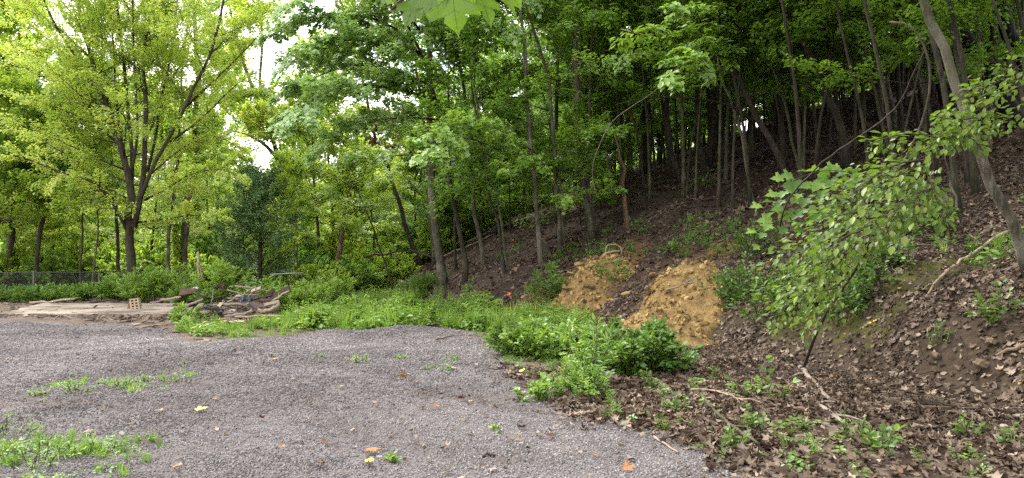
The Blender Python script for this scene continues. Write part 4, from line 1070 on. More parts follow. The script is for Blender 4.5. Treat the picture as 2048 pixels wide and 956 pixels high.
# ------------------------------------------------------------------ yellow soil slumped down the bank
m, nt, out = new_mat('yellow_clay_soil')
p = position(nt)
n1 = noise(nt, 5, 8, .7, p); n2 = noise(nt, 22, 6, .7, p)
c = ramp(nt, n1, [(.3, (.07, .044, .018)), (.5, (.17, .112, .043)), (.72, (.27, .186, .076))])
c = mixc(nt, ramp(nt, n2, [(.35, (.55, .55, .55)), (.5, (0, 0, 0))]), c, (.055, .036, .02))
principled(nt, out, c, .95, bump(nt, n2, 1.0, .03), .15)
M_CLAY = m
m, nt, out = new_mat('clay_clod')
principled(nt, out, ramp(nt, attr(nt, 'tint', 'INSTANCER'), [(0, (.055, .034, .013)), (.5, (.185, .12, .042)), (.9, (.31, .215, .085)), (1, (.40, .30, .14))]), .95)
M_CLOD = m
clod_pts = []
def soil_heap(label, top, toe, w0, w1, thick, seed):
    A, B = ground(*top), ground(*toe)
    ax = B[:2] - A[:2]; L = np.linalg.norm(ax); ax = ax / L; sd = np.array((-ax[1], ax[0]))
    nt_, ns_ = 56, 40
    t, s = np.meshgrid(np.linspace(-.08, 1.08, nt_), np.linspace(-1, 1, ns_), indexing='ij')
    w = w0 + (w1 - w0) * np.clip(t, 0, 1) ** .7
    w = w * (1 + .9 * fbm(t * 4 + seed, s * 0 + np.sign(s) * 2, seed))
    x = A[0] + ax[0] * L * t + sd[0] * s * w; y = A[1] + ax[1] * L * t + sd[1] * s * w
    prof = np.clip(1 - s * s, 0, 1) ** .7 * smooth(-.08, .12, t) * (.5 + .5 * smooth(1.08, .75, t) + .35 * t) * smooth(1.1, .9, t)
    z = height(x, y) - .07 + thick * prof + prof * (.34 * fbm(x * 1.8, y * 1.8, seed) + .2 * fbm(x * 6, y * 6, seed + 3) + .07 * fbm(x * 20, y * 20, seed + 5))
    i, j = np.meshgrid(np.arange(nt_ - 1), np.arange(ns_ - 1), indexing='ij')
    F = np.stack([i * ns_ + j, (i + 1) * ns_ + j, (i + 1) * ns_ + j + 1, i * ns_ + j + 1], -1).reshape(-1, 4)
    o = build('soil_heap', [(np.stack([x, y, z], -1).reshape(-1, 3), F, .5)], M_CLAY, base=A)
    tag(o, label, 'soil heap', 'slumped yellow soil heaps')
    k = rng.integers(0, nt_ * ns_, 1500)
    q = np.stack([x, y, z], -1).reshape(-1, 3)[k]; pf = prof.ravel()[k]
    clod_pts.append(q[pf > .12] + rng.normal(0, .03, (int((pf > .12).sum()), 3)))
    return o
soil_heap('narrow heap of yellow crumbly soil below the looped root', (1222, 522), (1138, 640), .45, 1.3, .34, 5)
soil_heap('broad heap of yellow-brown soil above the leafy shrub, right of the narrow heap', (1385, 548), (1272, 690), .5, 1.3, .36, 9)
P = np.vstack(clod_pts); n = len(P)
scatter('soil_clods', P, rng.uniform(0, 6.28, (n, 3)), (.025 + .15 * rng.random(n) ** 3), rng.integers(0, 5, n), np.clip(rng.normal(.5, .25, n), 0, 1), [stone_mesh('clod', M_CLOD, 40 + s, .8) for s in range(5)], label='yellow soil clods crumbled over the soil heaps', cat='soil clods')

def rock(name, label, cat, p, sx, sy, sz, mat, rz=0, tilt=(0, 0), seed=0, group=None):
    r = np.random.default_rng(seed + 100)
    th, ph = np.meshgrid(np.linspace(0, math.pi, 8), np.linspace(0, 2 * math.pi, 11)[:-1], indexing='ij')
    d = np.stack([np.sin(th) * np.cos(ph), np.sin(th) * np.sin(ph), np.cos(th)], -1)
    rad = 1 / np.maximum(np.abs(d) ** 1.0, 1e-3).max(-1) * .25 + .75
    rad = rad * (1 + .36 * (r.random(rad.shape) - .5)); rad[0] = rad[0, 0]; rad[-1] = rad[-1, 0]
    V = (d * rad[..., None]).reshape(-1, 3) * (sx / 2, sy / 2, sz / 2)
    Mx = np.array((Matrix.Rotation(rz, 3, 'Z') @ Matrix.Rotation(tilt[0], 3, 'X') @ Matrix.Rotation(tilt[1], 3, 'Y')))
    V = V @ Mx.T
    i, j = np.meshgrid(np.arange(7), np.arange(10), indexing='ij'); j2 = (j + 1) % 10
    F = np.stack([i * 10 + j, (i + 1) * 10 + j, (i + 1) * 10 + j2, i * 10 + j2], -1).reshape(-1, 4)
    o = build(name, [(V + p, F, .5)], mat, base=p, smooth_shade=False)
    return tag(o, label, cat, group)
S_YEL = plain_mat('yellow_sandstone', (.17, .11, .045), (.36, .25, .11), 5, .9)
S_PALE = plain_mat('pale_stone', (.28, .22, .16), (.50, .42, .33), 6, .9)
S_TAN = plain_mat('tan_root_stone', (.09, .06, .035), (.22, .16, .10), 6, .9)
for i, (u, v, w, lab) in enumerate([(1135, 608, .36, 'oval pale yellow stone slab lying at the foot of the narrow soil heap'), (1178, 604, .40, 'flat yellow stone slab stuck in the lower narrow soil heap, right of the oval one'),
                                    (1048, 621, .28, 'small round yellow stone among weeds at the end of the soil'), (1156, 556, .30, 'yellow stone slab on the left edge of the narrow soil heap'), (1180, 560, .26, 'dark-edged yellow slab midway up the narrow soil heap'),
                                    (1305, 583, .30, 'small yellow slab near the top left of the broad soil heap'), (1250, 619, .24, 'small yellow stone at the lower left of the broad soil heap'), (1140, 574, .24, 'small yellow stone on the left flank of the narrow soil heap')]):
    rock('flat_stone', lab, 'stone', ground(u, v) + (0, -.12, .36), w * .85, w * .5, .06, S_YEL, rng.uniform(0, 6), (.45, -.2), i, 'yellow stone slabs in the soil')
for i, (u, v, sx, sz, lab) in enumerate([(1965, 738, .22, .11, 'smooth oval tan stone set in the dark bank'), (1873, 722, .20, .09, 'flat tan stone in the bank behind a small green plant'), (1983, 693, .22, .08, 'long flat tan stone highest in the dark bank'),
                                         (2006, 862, .11, .08, 'pale grey stone in dead leaves low at the right edge'), (1990, 860 - 160, .0, 0, '')]):
    if sx: rock('stone', lab, 'stone', ground(u, v) + (0, 0, .02), sx, sx * .6, sz, S_PALE if i == 3 else S_TAN, .2 + .4 * i, (.3, .3), 20 + i)

# ------------------------------------------------------------------ wood lying about
def stick(name, label, cat, P, r0, r1, mat, sides=7, twigs=0, group=None, n=None, base=None):
    P = np.asarray(P, float)
    C = catmull(P, n or max(6, 3 * len(P)))
    C[1:-1] += rng.normal(0, r0 * .35, (len(C) - 2, 3))
    parts = tube(C, np.linspace(r0, r1, len(C)), sides, .5, .18)
    for k in range(twigs):
        q = C[int(len(C) * (.25 + .65 * (k + rng.random() * .5) / max(twigs, 1)))]
        d = nrm(C[-1] - C[0]) * .7 + rng.normal(0, .5, 3); d[2] = abs(d[2]) * .5
        L = rng.uniform(.25, .7) * min(1.0, np.linalg.norm(C[-1] - C[0]))
        parts += tube([q, q + d * L * .5, q + d * L + (0, 0, -.04)], [r1 * .8, r1 * .6, r1 * .3], 4)
    return tag(build(name, parts, mat, base=C[0]), label, cat, group)
def gp(pts, lift):
    return [ground(u, v) + (0, 0, lift) for u, v in pts]

D = 17.6
def dp(pts, y0, y1=None):
    y1 = y0 if y1 is None else y1
    return [at(u, v, y0 + (y1 - y0) * i / max(len(pts) - 1, 1)) for i, (u, v) in enumerate(pts)]
stick('log', 'long grey stick along the front of the rubbish pile, upper of two', 'log', dp([(449, 634), (475, 629), (506, 623)], 17.2), .042, .032, W_GREY)
stick('log', 'thin pale pole lying lowest along the front of the rubbish pile', 'log', dp([(470, 634), (520, 632), (578, 631)], 17.0), .028, .02, W_PALE)
stick('log', 'curved pale log bent like a hook at the right of the pile', 'log', dp([(515, 620), (530, 622), (545, 619), (555, 613), (558, 606), (553, 603)], 17.3), .05, .04, W_PALE)
stick('pole', 'pale smooth pole slanting up to the right on the pile', 'pole', dp([(545, 602), (578, 582)], 17.9, 17.7), .03, .026, W_PALE)
stick('log', 'grey log slanting at the left end of the rubbish pile, lowest there', 'log', dp([(366, 624), (388, 617), (408, 609)], 18.0), .045, .03, W_GREY)
stick('log', 'thinner grey log slanting above the lowest log at the left end of the pile', 'log', dp([(368, 613), (388, 606), (406, 598)], 18.3), .036, .025, W_GREY)
stick('log', 'thin dark stick over the left end of the pile, below the rusty panel', 'log', dp([(372, 606), (395, 592), (402, 584)], 18.6), .018, .012, W_DARK)
stick('log', 'pale stick on the dirt left of the rubbish pile', 'log', dp([(322, 600), (345, 597), (362, 594)], 20), .035, .03, W_PALE)
stick('log', 'short crooked stick jutting from the top of the pile', 'log', dp([(492, 584), (502, 579), (510, 574), (515, 586)], 18.4), .025, .014, W_GREY)
stick('log', 'pale thin stick across the upper middle of the pile', 'log', dp([(470, 572), (500, 575), (540, 582)], 18.8), .018, .014, W_PALE)
stick('log', 'dead upright stalk rising from the middle of the rubbish pile', 'stalk', dp([(424, 606), (425, 592), (427, 578)], 18.4), .02, .01, W_GREY)
stick('log', 'grey log half hidden under the blue plastic', 'log', dp([(440, 612), (470, 609), (500, 612)], 17.8), .04, .03, W_GREY)
stick('stick', 'long white weathered stick lying on the dirt near the gravel', 'stick', [p_ + (0, 0, .03) for p_ in gp([(285, 657), (310, 654), (336, 651)], 0)], .022, .015, W_PALE)
for i, (pts, y_, r_s, lab) in enumerate([([(345, 618), (372, 610), (398, 606)], 18.4, .022, 'thin grey stick reaching left out of the rubbish pile'), ([(350, 632), (376, 626), (400, 625)], 17.4, .02, 'low thin stick on dirt at the left foot of the pile'), ([(402, 590), (430, 596), (455, 590)], 18.6, .024, 'bent brown stick on the back left of the pile'),
                                          ([(455, 580), (485, 588), (520, 590)], 18.5, .022, 'long thin stick across the back of the pile'), ([(430, 640), (455, 637), (480, 640)], 17.0, .018, 'thin stick in the weeds before the pile'), ([(500, 600), (520, 596), (545, 590)], 18.0, .03, 'weathered stick leading up to the dark split board'), ([(455, 606), (470, 596), (488, 590)], 18.1, .026, 'grey stick slanting beside the white plastic'),
                                          ([(60, 606), (110, 602), (150, 598)], 23.6, .05, 'weathered log along the far edge of the slab'), ([(180, 604), (215, 601), (240, 603)], 23.8, .04, 'thin log at the far edge of the slab near the bricks'), ([(300, 606), (325, 602), (350, 600)], 22, .03, 'stick on the dirt right of the bricks'), ([(90, 648), (108, 640), (120, 628)], 18.5, .02, 'forked grey twig lying on the near edge of the slab')]):
    stick('log' if i < 10 else 'twig', lab, 'stick', dp(pts, y_), r_s, r_s * .7, (W_GREY, W_PALE, W_DARK)[i % 3], 6, 1)
def board(label, a, b, y0, y1, wid, th, mat, name='board', roll=0.0, jitter=.02):
    A, B = at(*a, y0), at(*b, y1)
    x = nrm(B - A); z = np.array((0, -.5, .85)); z = nrm(z - x * (z @ x)); y = np.cross(z, x)
    c_, s_ = math.cos(roll), math.sin(roll)
    y, z = y * c_ + z * s_, z * c_ - y * s_
    o = build(name, box((A + B) / 2, np.linalg.norm(B - A), wid, th, np.stack([x, y, z], 1), .5, 0, jitter), mat, base=(A + B) / 2, smooth_shade=False)
    return tag(o, label, 'board')
board('dark split board slanting up at the right end of the pile', (540, 598), (579, 577), 18.0, 17.9, .16, .04, W_DARK, roll=.5)
board('grey board edge lying along the top of the dark split board', (543, 594), (570, 579), 18.15, 18.05, .06, .03, W_GREY)
board('short dark splintered board standing beside the dark split board', (531, 595), (548, 580), 18.1, 18.0, .1, .03, W_DARK, roll=.9)
board('flat pale grey board above the hooked log', (529, 611), (553, 604), 17.5, 17.6, .12, .03, W_GREY)
board('dark brown plank end sticking out beside the blue plastic', (503, 606), (518, 618), 17.6, 17.3, .14, .04, W_DARK)
board('pale grey board leaning behind the black hollow sheet', (430, 622), (444, 606), 17.5, 17.8, .1, .025, W_PALE)
board('pale broken plank on the upper right of the pile', (503, 582), (521, 576), 18.6, 18.6, .16, .03, W_PALE)
RUST = plain_mat('rusty_panel', (.04, .024, .015), (.11, .065, .04), 6, .85)
board('rusty brown panel standing on edge below the round weed mass', (358, 584), (391, 581), 20.6, 20.4, .16, .03, RUST, name='rusty_panel', roll=.75, jitter=.08)
BLK = plain_mat('black_sheet_hole_shade', (.008, .007, .007), (.025, .02, .018), 8, .7)
def crumple(name, label, cat, p, sx, sy, sz, mat, seed, amp=.45):
    r = np.random.default_rng(seed)
    u, v = np.meshgrid(np.linspace(-1, 1, 15), np.linspace(-1, 1, 15), indexing='ij')
    hgt = np.sqrt(np.clip(1.05 - (u * u + v * v) * .55, 0, 2)) * (1 - amp) + amp * r.random(u.shape)
    V = np.stack([u * sx / 2 * (1 + .15 * r.normal(size=u.shape)), v * sy / 2 * (1 + .15 * r.normal(size=u.shape)), hgt * sz - .1 * sz], -1).reshape(-1, 3)
    i, j = np.meshgrid(np.arange(14), np.arange(14), indexing='ij')
    F = np.stack([i * 15 + j, (i + 1) * 15 + j, (i + 1) * 15 + j + 1, i * 15 + j + 1], -1).reshape(-1, 4)
    return tag(build(name, [(V + p, F, .5)], mat, base=p, smooth_shade=False), label, cat)
BLUE = plain_mat('dark_blue_plastic', (.012, .02, .035), (.045, .075, .12), 12, .35, spec=.5)
WHITE = plain_mat('dirty_white', (.30, .28, .26), (.62, .60, .57), 10, .7)
crumple('plastic_sheet', 'crumpled dark blue plastic in the middle of the rubbish pile', 'plastic', at(493, 608, 17.7), .22, .22, .2, BLUE, 1, .6)
crumple('plastic_sheet', 'small crumpled white plastic above the blue plastic', 'plastic', at(478, 596, 18.3), .16, .12, .1, WHITE, 2)
crumple('plastic_sheet', 'scrap of dirty white plastic near the front of the pile', 'plastic', at(465, 624, 17.3), .14, .1, .08, WHITE, 3)
crumple('tar_sheet', 'black hollow bent sheet at the front left of the pile', 'sheet', at(415, 630, 17.3), .7, .4, .26, BLK, 4, .3)
crumple('cardboard', 'orange-brown rotten lump at the back of the rubbish pile', 'lump', at(440, 586, 19.4), .24, .2, .30, RUST, 6, .4)
crumple('plastic_sheet', 'white scrap beside the rusty panel', 'plastic', at(391, 579, 19.2), .14, .1, .08, WHITE, 5)
rock('rock', 'pale rock at the right foot of the rubbish pile', 'rock', at(598, 627, 17.4), .24, .18, .17, S_PALE, .3, (0, .3), 31)
rock('rock', 'flat pale concrete chunk in front of the rubbish pile', 'rock', ground(466, 645) + (0, 0, .02), .6, .4, .07, S_PALE, .1, (0, 0), 32)
rock('rock', 'small grey rock between gravel edge and rubbish pile', 'rock', ground(408, 660) + (0, 0, .04), .2, .16, .1, S_PALE, .5, (0, 0), 33)
DEB = CHIP
n = 520
a_ = rng.uniform(0, 6.28, n); q_ = np.sqrt(rng.random(n))
dx, dy = -6.9 + 1.75 * q_ * np.cos(a_), 18.6 + 1.9 * q_ * np.sin(a_)
P = np.c_[dx, dy, height(dx, dy) + rng.uniform(.0, .08, n)]
scatter('debris', P, np.c_[rng.normal(0, .35, (n, 2)), rng.normal(0, 1.0, n)], rng.uniform(.06, .4, n), rng.integers(0, 4, n), rng.beta(2.2, 2.2, n), CHIP, label='broken twigs and wood scraps heaped in the rubbish pile', cat='debris')
# stake, pipe, brick
stick('wooden_stake', 'pale broken wooden stake standing in the weeds behind the pile', 'stake', dp([(398, 566), (397, 535), (396, 504)], 23), .045, .04, W_PALE)
stick('wooden_stake', 'short dead prop leaning against the wooden stake', 'stake', dp([(406, 566), (402, 545), (399, 530)], 22.9), .03, .022, W_GREY)
METAL = plain_mat('dull_grey_metal', (.14, .135, .13), (.26, .255, .25), 20, .5, spec=.5)
pb = dp([(540, 549), (575, 547), (608, 546)], 24.5)
e = empty('pipe_rail', on(*pb[0][:2]), 'thin grey horizontal pipe rail across the weeds before the cedar', 'rail')
build('rail', tube(pb, .02, 8), METAL, e)
for q in (pb[0] * .95 + pb[2] * .05, pb[0] * .05 + pb[2] * .95):
    build('post', tube([on(q[0], q[1], -.1), q - (0, 0, .022)], .012, 6), W_DARK, e)
def cored_brick():
    b = on(at(273, 600, 21.0)[0], 21.0); b[2] = sz + .005; e = empty('cored_brick', b, 'pale tan cored brick propped up on end on the slab edge', 'brick')
    w, d, h = .24, .2, .36
    Rm = np.array(Matrix.Rotation(R(-8), 3, 'Y') @ Matrix.Rotation(R(14), 3, 'Z'))
    def place(parts): return [(p_[0] @ Rm.T + b + (0, 0, .01), *p_[1:]) for p_ in parts]
    TAN = plain_mat('tan_brick', (.30, .23, .15), (.46, .37, .25), 14, .9)
    build('hole_shade', place(box((0, .04, h / 2), w, d - .05, h, None, .5)), BLK, e, smooth_shade=False)  # black filler box, painted shade seen through the brick's holes
    fr = []
    for x in (-w / 2 + .02, 0, w / 2 - .02): fr += box((x, -.01, h / 2), .045, d, h)
    build('web', place(fr), TAN, e, smooth_shade=False)
    for k in range(5):
        build('bar', place(box((0, -.013, .02 + (h - .04) * k / 4), w - .002, d - .004, .038)), TAN, e, smooth_shade=False)
cored_brick()
RED = plain_mat('red_brick', (.16, .055, .035), (.28, .11, .07), 14, .9)
b = on(at(262, 600, 21.15)[0], 21.15); b[2] = sz
tag(build('red_brick', box(b + (0, .05, .12), .14, .2, .24, np.array(Matrix.Rotation(R(9), 3, 'Y')), .5, 0, .01), RED, base=b, smooth_shade=False), 'weathered red brick standing right against the pale cored brick', 'brick')
# chain-link fence
def fence():
    A, B = np.array((-18.6, 25.2)), np.array((-14.0, 28.6))
    dirn = (B - A) / np.linalg.norm(B - A); Lf = np.linalg.norm(B - A); Hh = 1.0
    b = on(*A); e = empty('chain_link_fence', b, 'low chain-link fence with dark rail in front of the woods', 'fence')
    FM = plain_mat('dark_fence_metal', (.03, .032, .03), (.07, .072, .068), 10, .6, spec=.5)
    Pf = lambda s, h: np.array((*(A + dirn * s), float(height(*(A + dirn * s))) + h))
    for s in (0, 1.95, 4.0, 5.6): build('post', tube([Pf(s, -.1), Pf(s, Hh * .5), Pf(s, Hh + .05)], .032, 8), FM, e)
    build('top_rail', tube([Pf(s, Hh) for s in np.linspace(0, Lf, 8)], .02, 6), FM, e)
    w = []
    for s in np.arange(-Hh, Lf, .075):
        for sg in (1, -1):
            s0, s1 = (s, s + Hh) if sg == 1 else (s + Hh, s)
            t0 = max(0, (0 - s0) / (s1 - s0) if s0 != s1 and ((s0 < 0) or (s0 > Lf)) else 0) if s0 < 0 else (max(0, (Lf - s0) / (s1 - s0)) if s0 > Lf else 0)
            t1 = min(1, (Lf - s0) / (s1 - s0)) if s1 > Lf else (min(1, (0 - s0) / (s1 - s0)) if s1 < 0 else 1)
            if t1 - t0 < .05: continue
            w += tube([Pf(s0 + (s1 - s0) * t0, Hh * t0 * .98 + .02), Pf(s0 + (s1 - s0) * t1, Hh * t1 * .98 + .02)], .0035, 3)
    o = build('wire_mesh', w, FM, e); o['kind'] = 'stuff'
fence()
# marker flags on wires
FLAG = plain_mat('orange_red_plastic', (.62, .07, .035), (.80, .13, .06), 6, .5)
for u, v, lab in [(1014, 596, 'orange-red marker flag on the slope, brightest and nearest'), (758, 575, 'red marker flag beside the brown path at the wood edge'), (857, 575, 'orange marker flag in weeds left of the pale-barked tree'), (966, 606, 'red marker scrap low on the slope, lower left of the nearest flag'), (1022, 486, 'small orange marker far up the slope between trunks')]:
    b = ground(u, v)
    e = empty('marker_flag', b, lab, 'flag', 'orange-red marker flags')
    build('wire', tube([b - (0, 0, .03), b + (.01, 0, .16)], .004, 4), METAL, e)
    t = np.linspace(0, 1, 5); V = np.concatenate([np.c_[t * .12, .02 * np.sin(t * 5), .16 - t * .03], np.c_[t * .10, .02 * np.sin(t * 5 + .6), .06 + t * .02]]) + b
    F = [(i, i + 1, i + 6, i + 5) for i in range(4)]
    build('flag', [(V, F, .5)], FLAG, e)
# root loop over the soil
ROOT = plain_mat('pale_root', (.22, .15, .08), (.40, .30, .18), 12, .8)
yr = ground(1225, 512)[1] - .15
stick('looped_root', 'thin pale root looping up over the top of the yellow soil', 'root', dp([(1213, 516), (1211, 500), (1218, 490), (1232, 489), (1242, 496), (1243, 510)], yr), .022, .018, ROOT, 6, n=18)
stick('looped_root', 'thicker pale root bending over the soil under the thin loop', 'root', dp([(1206, 520), (1212, 509), (1224, 502), (1240, 503)], yr), .035, .026, ROOT, 6, n=12)
# fallen branches
stick('fallen_branch', 'long pale crooked branch slanting down the right of the bank', 'branch', [ground(u, v) + (0, 0, z_) for u, v, z_ in ((2016, 476, .1), (1960, 512, .12), (1905, 548, .1), (1868, 580, .08), (1842, 622, .03))], .028, .014, W_PALE, 6, 5)
stick('fallen_branch', 'grey branch lying from the sapling foot towards the gravel', 'branch', gp([(1600, 740), (1628, 770), (1660, 808)], .04), .035, .025, W_GREY, 7, 1)
stick('fallen_branch', 'grey branch in dead leaves below the one at the sapling foot', 'branch', gp([(1612, 797), (1650, 825), (1694, 858)], .03), .028, .02, W_GREY, 7, 2)
stick('fallen_branch', 'greenish thin branch across seedlings at the gravel corner', 'branch', gp([(1402, 800), (1440, 846), (1478, 875), (1518, 903)], .06), .018, .012, B_MOSS, 6, 4)
stick('fallen_branch', 'thin pale branch lying level above the gravel corner', 'branch', gp([(1382, 790), (1420, 790), (1456, 798), (1494, 816)], .05), .014, .008, W_PALE, 6, 4)
stick('fallen_branch', 'straight thin stick at the very edge of the gravel corner', 'branch', gp([(1308, 880), (1332, 896), (1358, 912)], .02), .010, .007, W_PALE, 6)
stick('fallen_branch', 'short dark stick lying in dead leaves below the bare bank', 'branch', gp([(1793, 779), (1825, 776), (1858, 775)], .02), .016, .01, W_GREY, 6, 1)
stick('fallen_branch', 'thin pale stick among leaves near the bottom right corner', 'branch', gp([(1875, 890), (1925, 897), (1974, 906)], .03), .011, .007, W_PALE, 6, 2)
stick('fallen_branch', 'dark branch arching over the weeds by the brown path', 'branch', dp([(732, 512), (770, 508), (812, 500), (845, 508), (870, 516)], 29, 27.5), .045, .03, B_DARK, 6, 6)
stick('fallen_branch', 'dark fallen branch running from the rubbish pile to the path', 'branch', gp([(645, 577), (675, 572), (700, 566)], .12), .05, .03, W_GREY, 6, 3)
stick('fallen_pole', 'long pale fallen pole on the slope behind the path tree', 'pole', gp([(878, 522), (930, 500), (988, 474)], .12), .05, .035, W_PALE, 6)
stick('fallen_pole', 'dark fallen pole lying just above the pale fallen pole', 'pole', gp([(898, 505), (960, 478), (1020, 452)], .12), .05, .03, W_GREY, 6)
stick('cut_log', 'short tan cut log at the foot of the wood beside the path', 'log', gp([(778, 568), (792, 568), (808, 573)], .12), .11, .10, W_PALE, 9)
stick('exposed_root', 'tan root poking from the dark bank at the right edge', 'root', gp([(1992, 726), (2012, 716), (2040, 702), (2080, 688)], .04), .014, .035, S_TAN, 8)
stick('fallen_branch', 'long fallen trunk lying uphill in the dark wood', 'branch', gp([(1780, 215), (1850, 185), (1905, 170)], .15), .10, .06, W_GREY, 7, 3)
stick('fallen_branch', 'dark fallen log under the crest left of the leaning dark tree', 'branch', gp([(1445, 350), (1510, 318), (1560, 288)], .12), .08, .05, W_DARK, 7, 3)
stick('fallen_branch', 'thin branch on the broad soil heap', 'branch', [ground(u, v) + (0, -.1, .46) for u, v in ((1330, 628), (1362, 618), (1390, 600))], .02, .012, W_GREY, 6, 2)
stick('hanging_vine', 'thin pale grey vine arching down in front of the stout double trunk', 'vine', dp([(1192, 392), (1186, 360), (1185, 335), (1196, 298), (1222, 246), (1262, 214), (1312, 180), (1370, 120)], 19, 17.5), .010, .007, W_GREY, 5, n=26)
stick('hanging_vine', 'thin grey dead stem crossing diagonally low in front of the dark wood', 'vine', dp([(1560, 452), (1578, 398), (1640, 330), (1700, 285), (1758, 246), (1800, 204), (1832, 136), (1848, 104)], 10.5, 8.4), .014, .008, B_DARK, 5, n=26)

# ------------------------------------------------------------------ plants that stand singly
def bush(name, label, cat, u, v, w, h, nst, leafm, leaf, size, nl, ns=5, dep=None, flat=.35, group=None, stem=M_STEM, el=(35, 88), slen=.4, r0=.008, dz=0, tmean=.5, spread_y=1.0):
    b = ground(u, v) if dep is None else on(at(u, v, dep)[0], dep)
    e = empty(name, b, label, cat, group)
    wood, fol = [], []
    size = size * .74; nl = int(nl * 1.7)
    for j in range(nst):
        a = rng.uniform(0, 6.28); q = math.sqrt(rng.random())
        off = np.array((math.sin(a) * q * w * .38, math.cos(a) * q * w * .38 * spread_y, 0))
        p0 = b + off; p0[2] = float(height(p0[0], p0[1])) - .02
        E = R(el[1] - (el[1] - el[0]) * q * rng.random())
        lp = limb_path(p0, a, E, h * rng.uniform(.6, 1.12), .05)
        dress_limb(lp, r0, None, wood, fol, ns, nl, size, leaf, slen, flat, .2, tmean, coarse=False)
    build('stems', wood, stem, e); build('foliage', fol, leafm, e)
    return e
keepD = DENS; DENS = 1.0
bush('leafy_shrub', 'dense dark green leafy shrub below the broad soil heap', 'shrub', 1258, 742, 1.35, .52, 38, M_SHRUB, 'ovate', .105, 16, 5, slen=.3, stem=B_TWIG)
bush('leafy_shrub', 'bright green leafy weed clump left of the dark green shrub', 'shrub', 1110, 716, 1.25, .48, 36, M_WEED, 'ovate', .085, 15, 5, slen=.28)
bush('leafy_shrub', 'fine-leaved green weed clump at the gravel edge, leftmost of the three clumps', 'shrub', 1040, 706, .9, .42, 30, M_SHRUB, 'lance', .10, 18, 5, slen=.25, tmean=.7)
bush('leafy_shrub', 'dark low spreading branch trailing right from the leafy shrub', 'shrub', 1335, 746, .5, .34, 10, M_SHRUB, 'ovate', .10, 12, 4, slen=.28, el=(15, 60), stem=B_TWIG, tmean=.3)
bush('tall_weed', 'tall bright weed with fine leaves in front of the leafy shrub', 'weed', 1190, 772, .35, .62, 6, M_WEED, 'lance', .11, 14, 6, slen=.22)
bush('weed_clump', 'low grassy weed tuft below the bright weed clump', 'weed', 1160, 792, .5, .28, 16, M_WEED, 'lance', .08, 14, 4, slen=.18)
bush('weed_clump', 'small broad-leaved weed at the gravel edge under the clumps', 'weed', 1075, 800, .3, .18, 8, M_WEED, 'ovate', .07, 9, 3, slen=.14)
bush('tall_weed', 'bushy green weed standing on the slope between path tree and narrow soil heap', 'weed', 1092, 606, .5, .7, 8, M_SHRUB, 'lance', .13, 14, 6, slen=.35, tmean=.6)
bush('weed_clump', 'weedy tuft growing down the middle of the narrow soil heap', 'weed', 1222, 566, .6, .32, 12, M_WEED, 'lance', .11, 12, 4, slen=.3, dz=.3, tmean=.35)
bush('round_weed_mass', 'large rounded mass of pale green weeds at the foot of the large maple', 'weed', 320, 604, 1.7, 1.0, 50, M_WEED, 'lance', .13, 26, 6, slen=.35, el=(30, 88), tmean=.6, dep=24.3)
bush('tall_weed', 'tall bright broad-leaved weed standing behind the rubbish pile', 'weed', 468, 590, .8, 1.25, 14, M_WEED, 'lance', .20, 16, 7, slen=.4, tmean=.7, dep=22)
bush('tall_weed', 'slim tall weed right of the broad-leaved weed, before the cedar', 'weed', 541, 582, .4, .9, 7, M_WEED, 'lance', .17, 12, 6, slen=.35, tmean=.65, dep=22)
bush('tall_weed', 'green weed clump left of the wooden stake', 'weed', 382, 592, .8, .6, 22, M_SHRUB, 'lance', .14, 18, 5, slen=.35, tmean=.7, dep=22.5)
bush('tall_weed', 'green weed clump between the stake and the tall broad-leaved weed', 'weed', 425, 590, .7, .45, 20, M_WEED, 'lance', .15, 16, 5, slen=.35, tmean=.4, dep=21.5)
bush('weed_clump', 'bright weed clump behind the right end of the rubbish pile', 'weed', 605, 606, 1.5, .62, 40, M_WEED, 'lance', .13, 16, 5, slen=.3, tmean=.75, dep=20)
bush('weed_clump', 'bright weed clump between the rubbish pile and the brown path', 'weed', 650, 590, 1.6, .7, 36, M_WEED, 'lance', .14, 16, 5, slen=.3, tmean=.65, dep=22)
bush('weed_clump', 'leafy weed before the brown path, right of the pale rock', 'weed', 690, 632, .8, .45, 18, M_WEED, 'ovate', .11, 12, 4, slen=.25, tmean=.5)
bush('weed_clump', 'low bright weed mound just behind the gravel ridge', 'weed', 775, 646, 1.0, .42, 26, M_WEED, 'ovate', .10, 12, 4, slen=.25, tmean=.6)
bush('weed_clump', 'dark weed clump at the foot of the pale-barked tree', 'weed', 838, 592, 1.3, .6, 26, M_SHRUB, 'lance', .13, 14, 5, slen=.3)
bush('weed_clump', 'weeds at the fence foot below the fence post', 'weed', 120, 604, 1.8, .42, 34, M_WEED, 'lance', .14, 16, 5, slen=.3, tmean=.35, dep=25.5)
bush('weed_clump', 'weeds at the fence foot between post and large maple', 'weed', 190, 602, 1.7, .42, 34, M_WEED, 'lance', .14, 16, 5, slen=.3, tmean=.4, dep=26)
bush('weed_clump', 'weeds along the fence at the left edge of the picture', 'weed', 40, 604, 1.8, .42, 34, M_SHRUB, 'lance', .14, 16, 5, slen=.3, tmean=.5, dep=25)
bush('weed_clump', 'weed clump tight against the foot of the large maple', 'weed', 245, 600, 1.2, .7, 26, M_WEED, 'lance', .14, 16, 5, slen=.3, tmean=.5, dep=26)
bush('tall_weed', 'upright weed on the dirt at the left of the rubbish pile', 'weed', 363, 650, .2, .45, 4, M_WEED, 'lance', .13, 14, 6, slen=.2, tmean=.7)
bush('weed_clump', 'low leafy weed below the upright weed by the pile', 'weed', 378, 664, .3, .18, 6, M_WEED, 'ovate', .10, 10, 3, slen=.2, tmean=.75)
bush('tall_weed', 'upright weed against the hooked log', 'weed', 569, 634, .25, .42, 5, M_WEED, 'ovate', .12, 10, 5, slen=.2, tmean=.7)
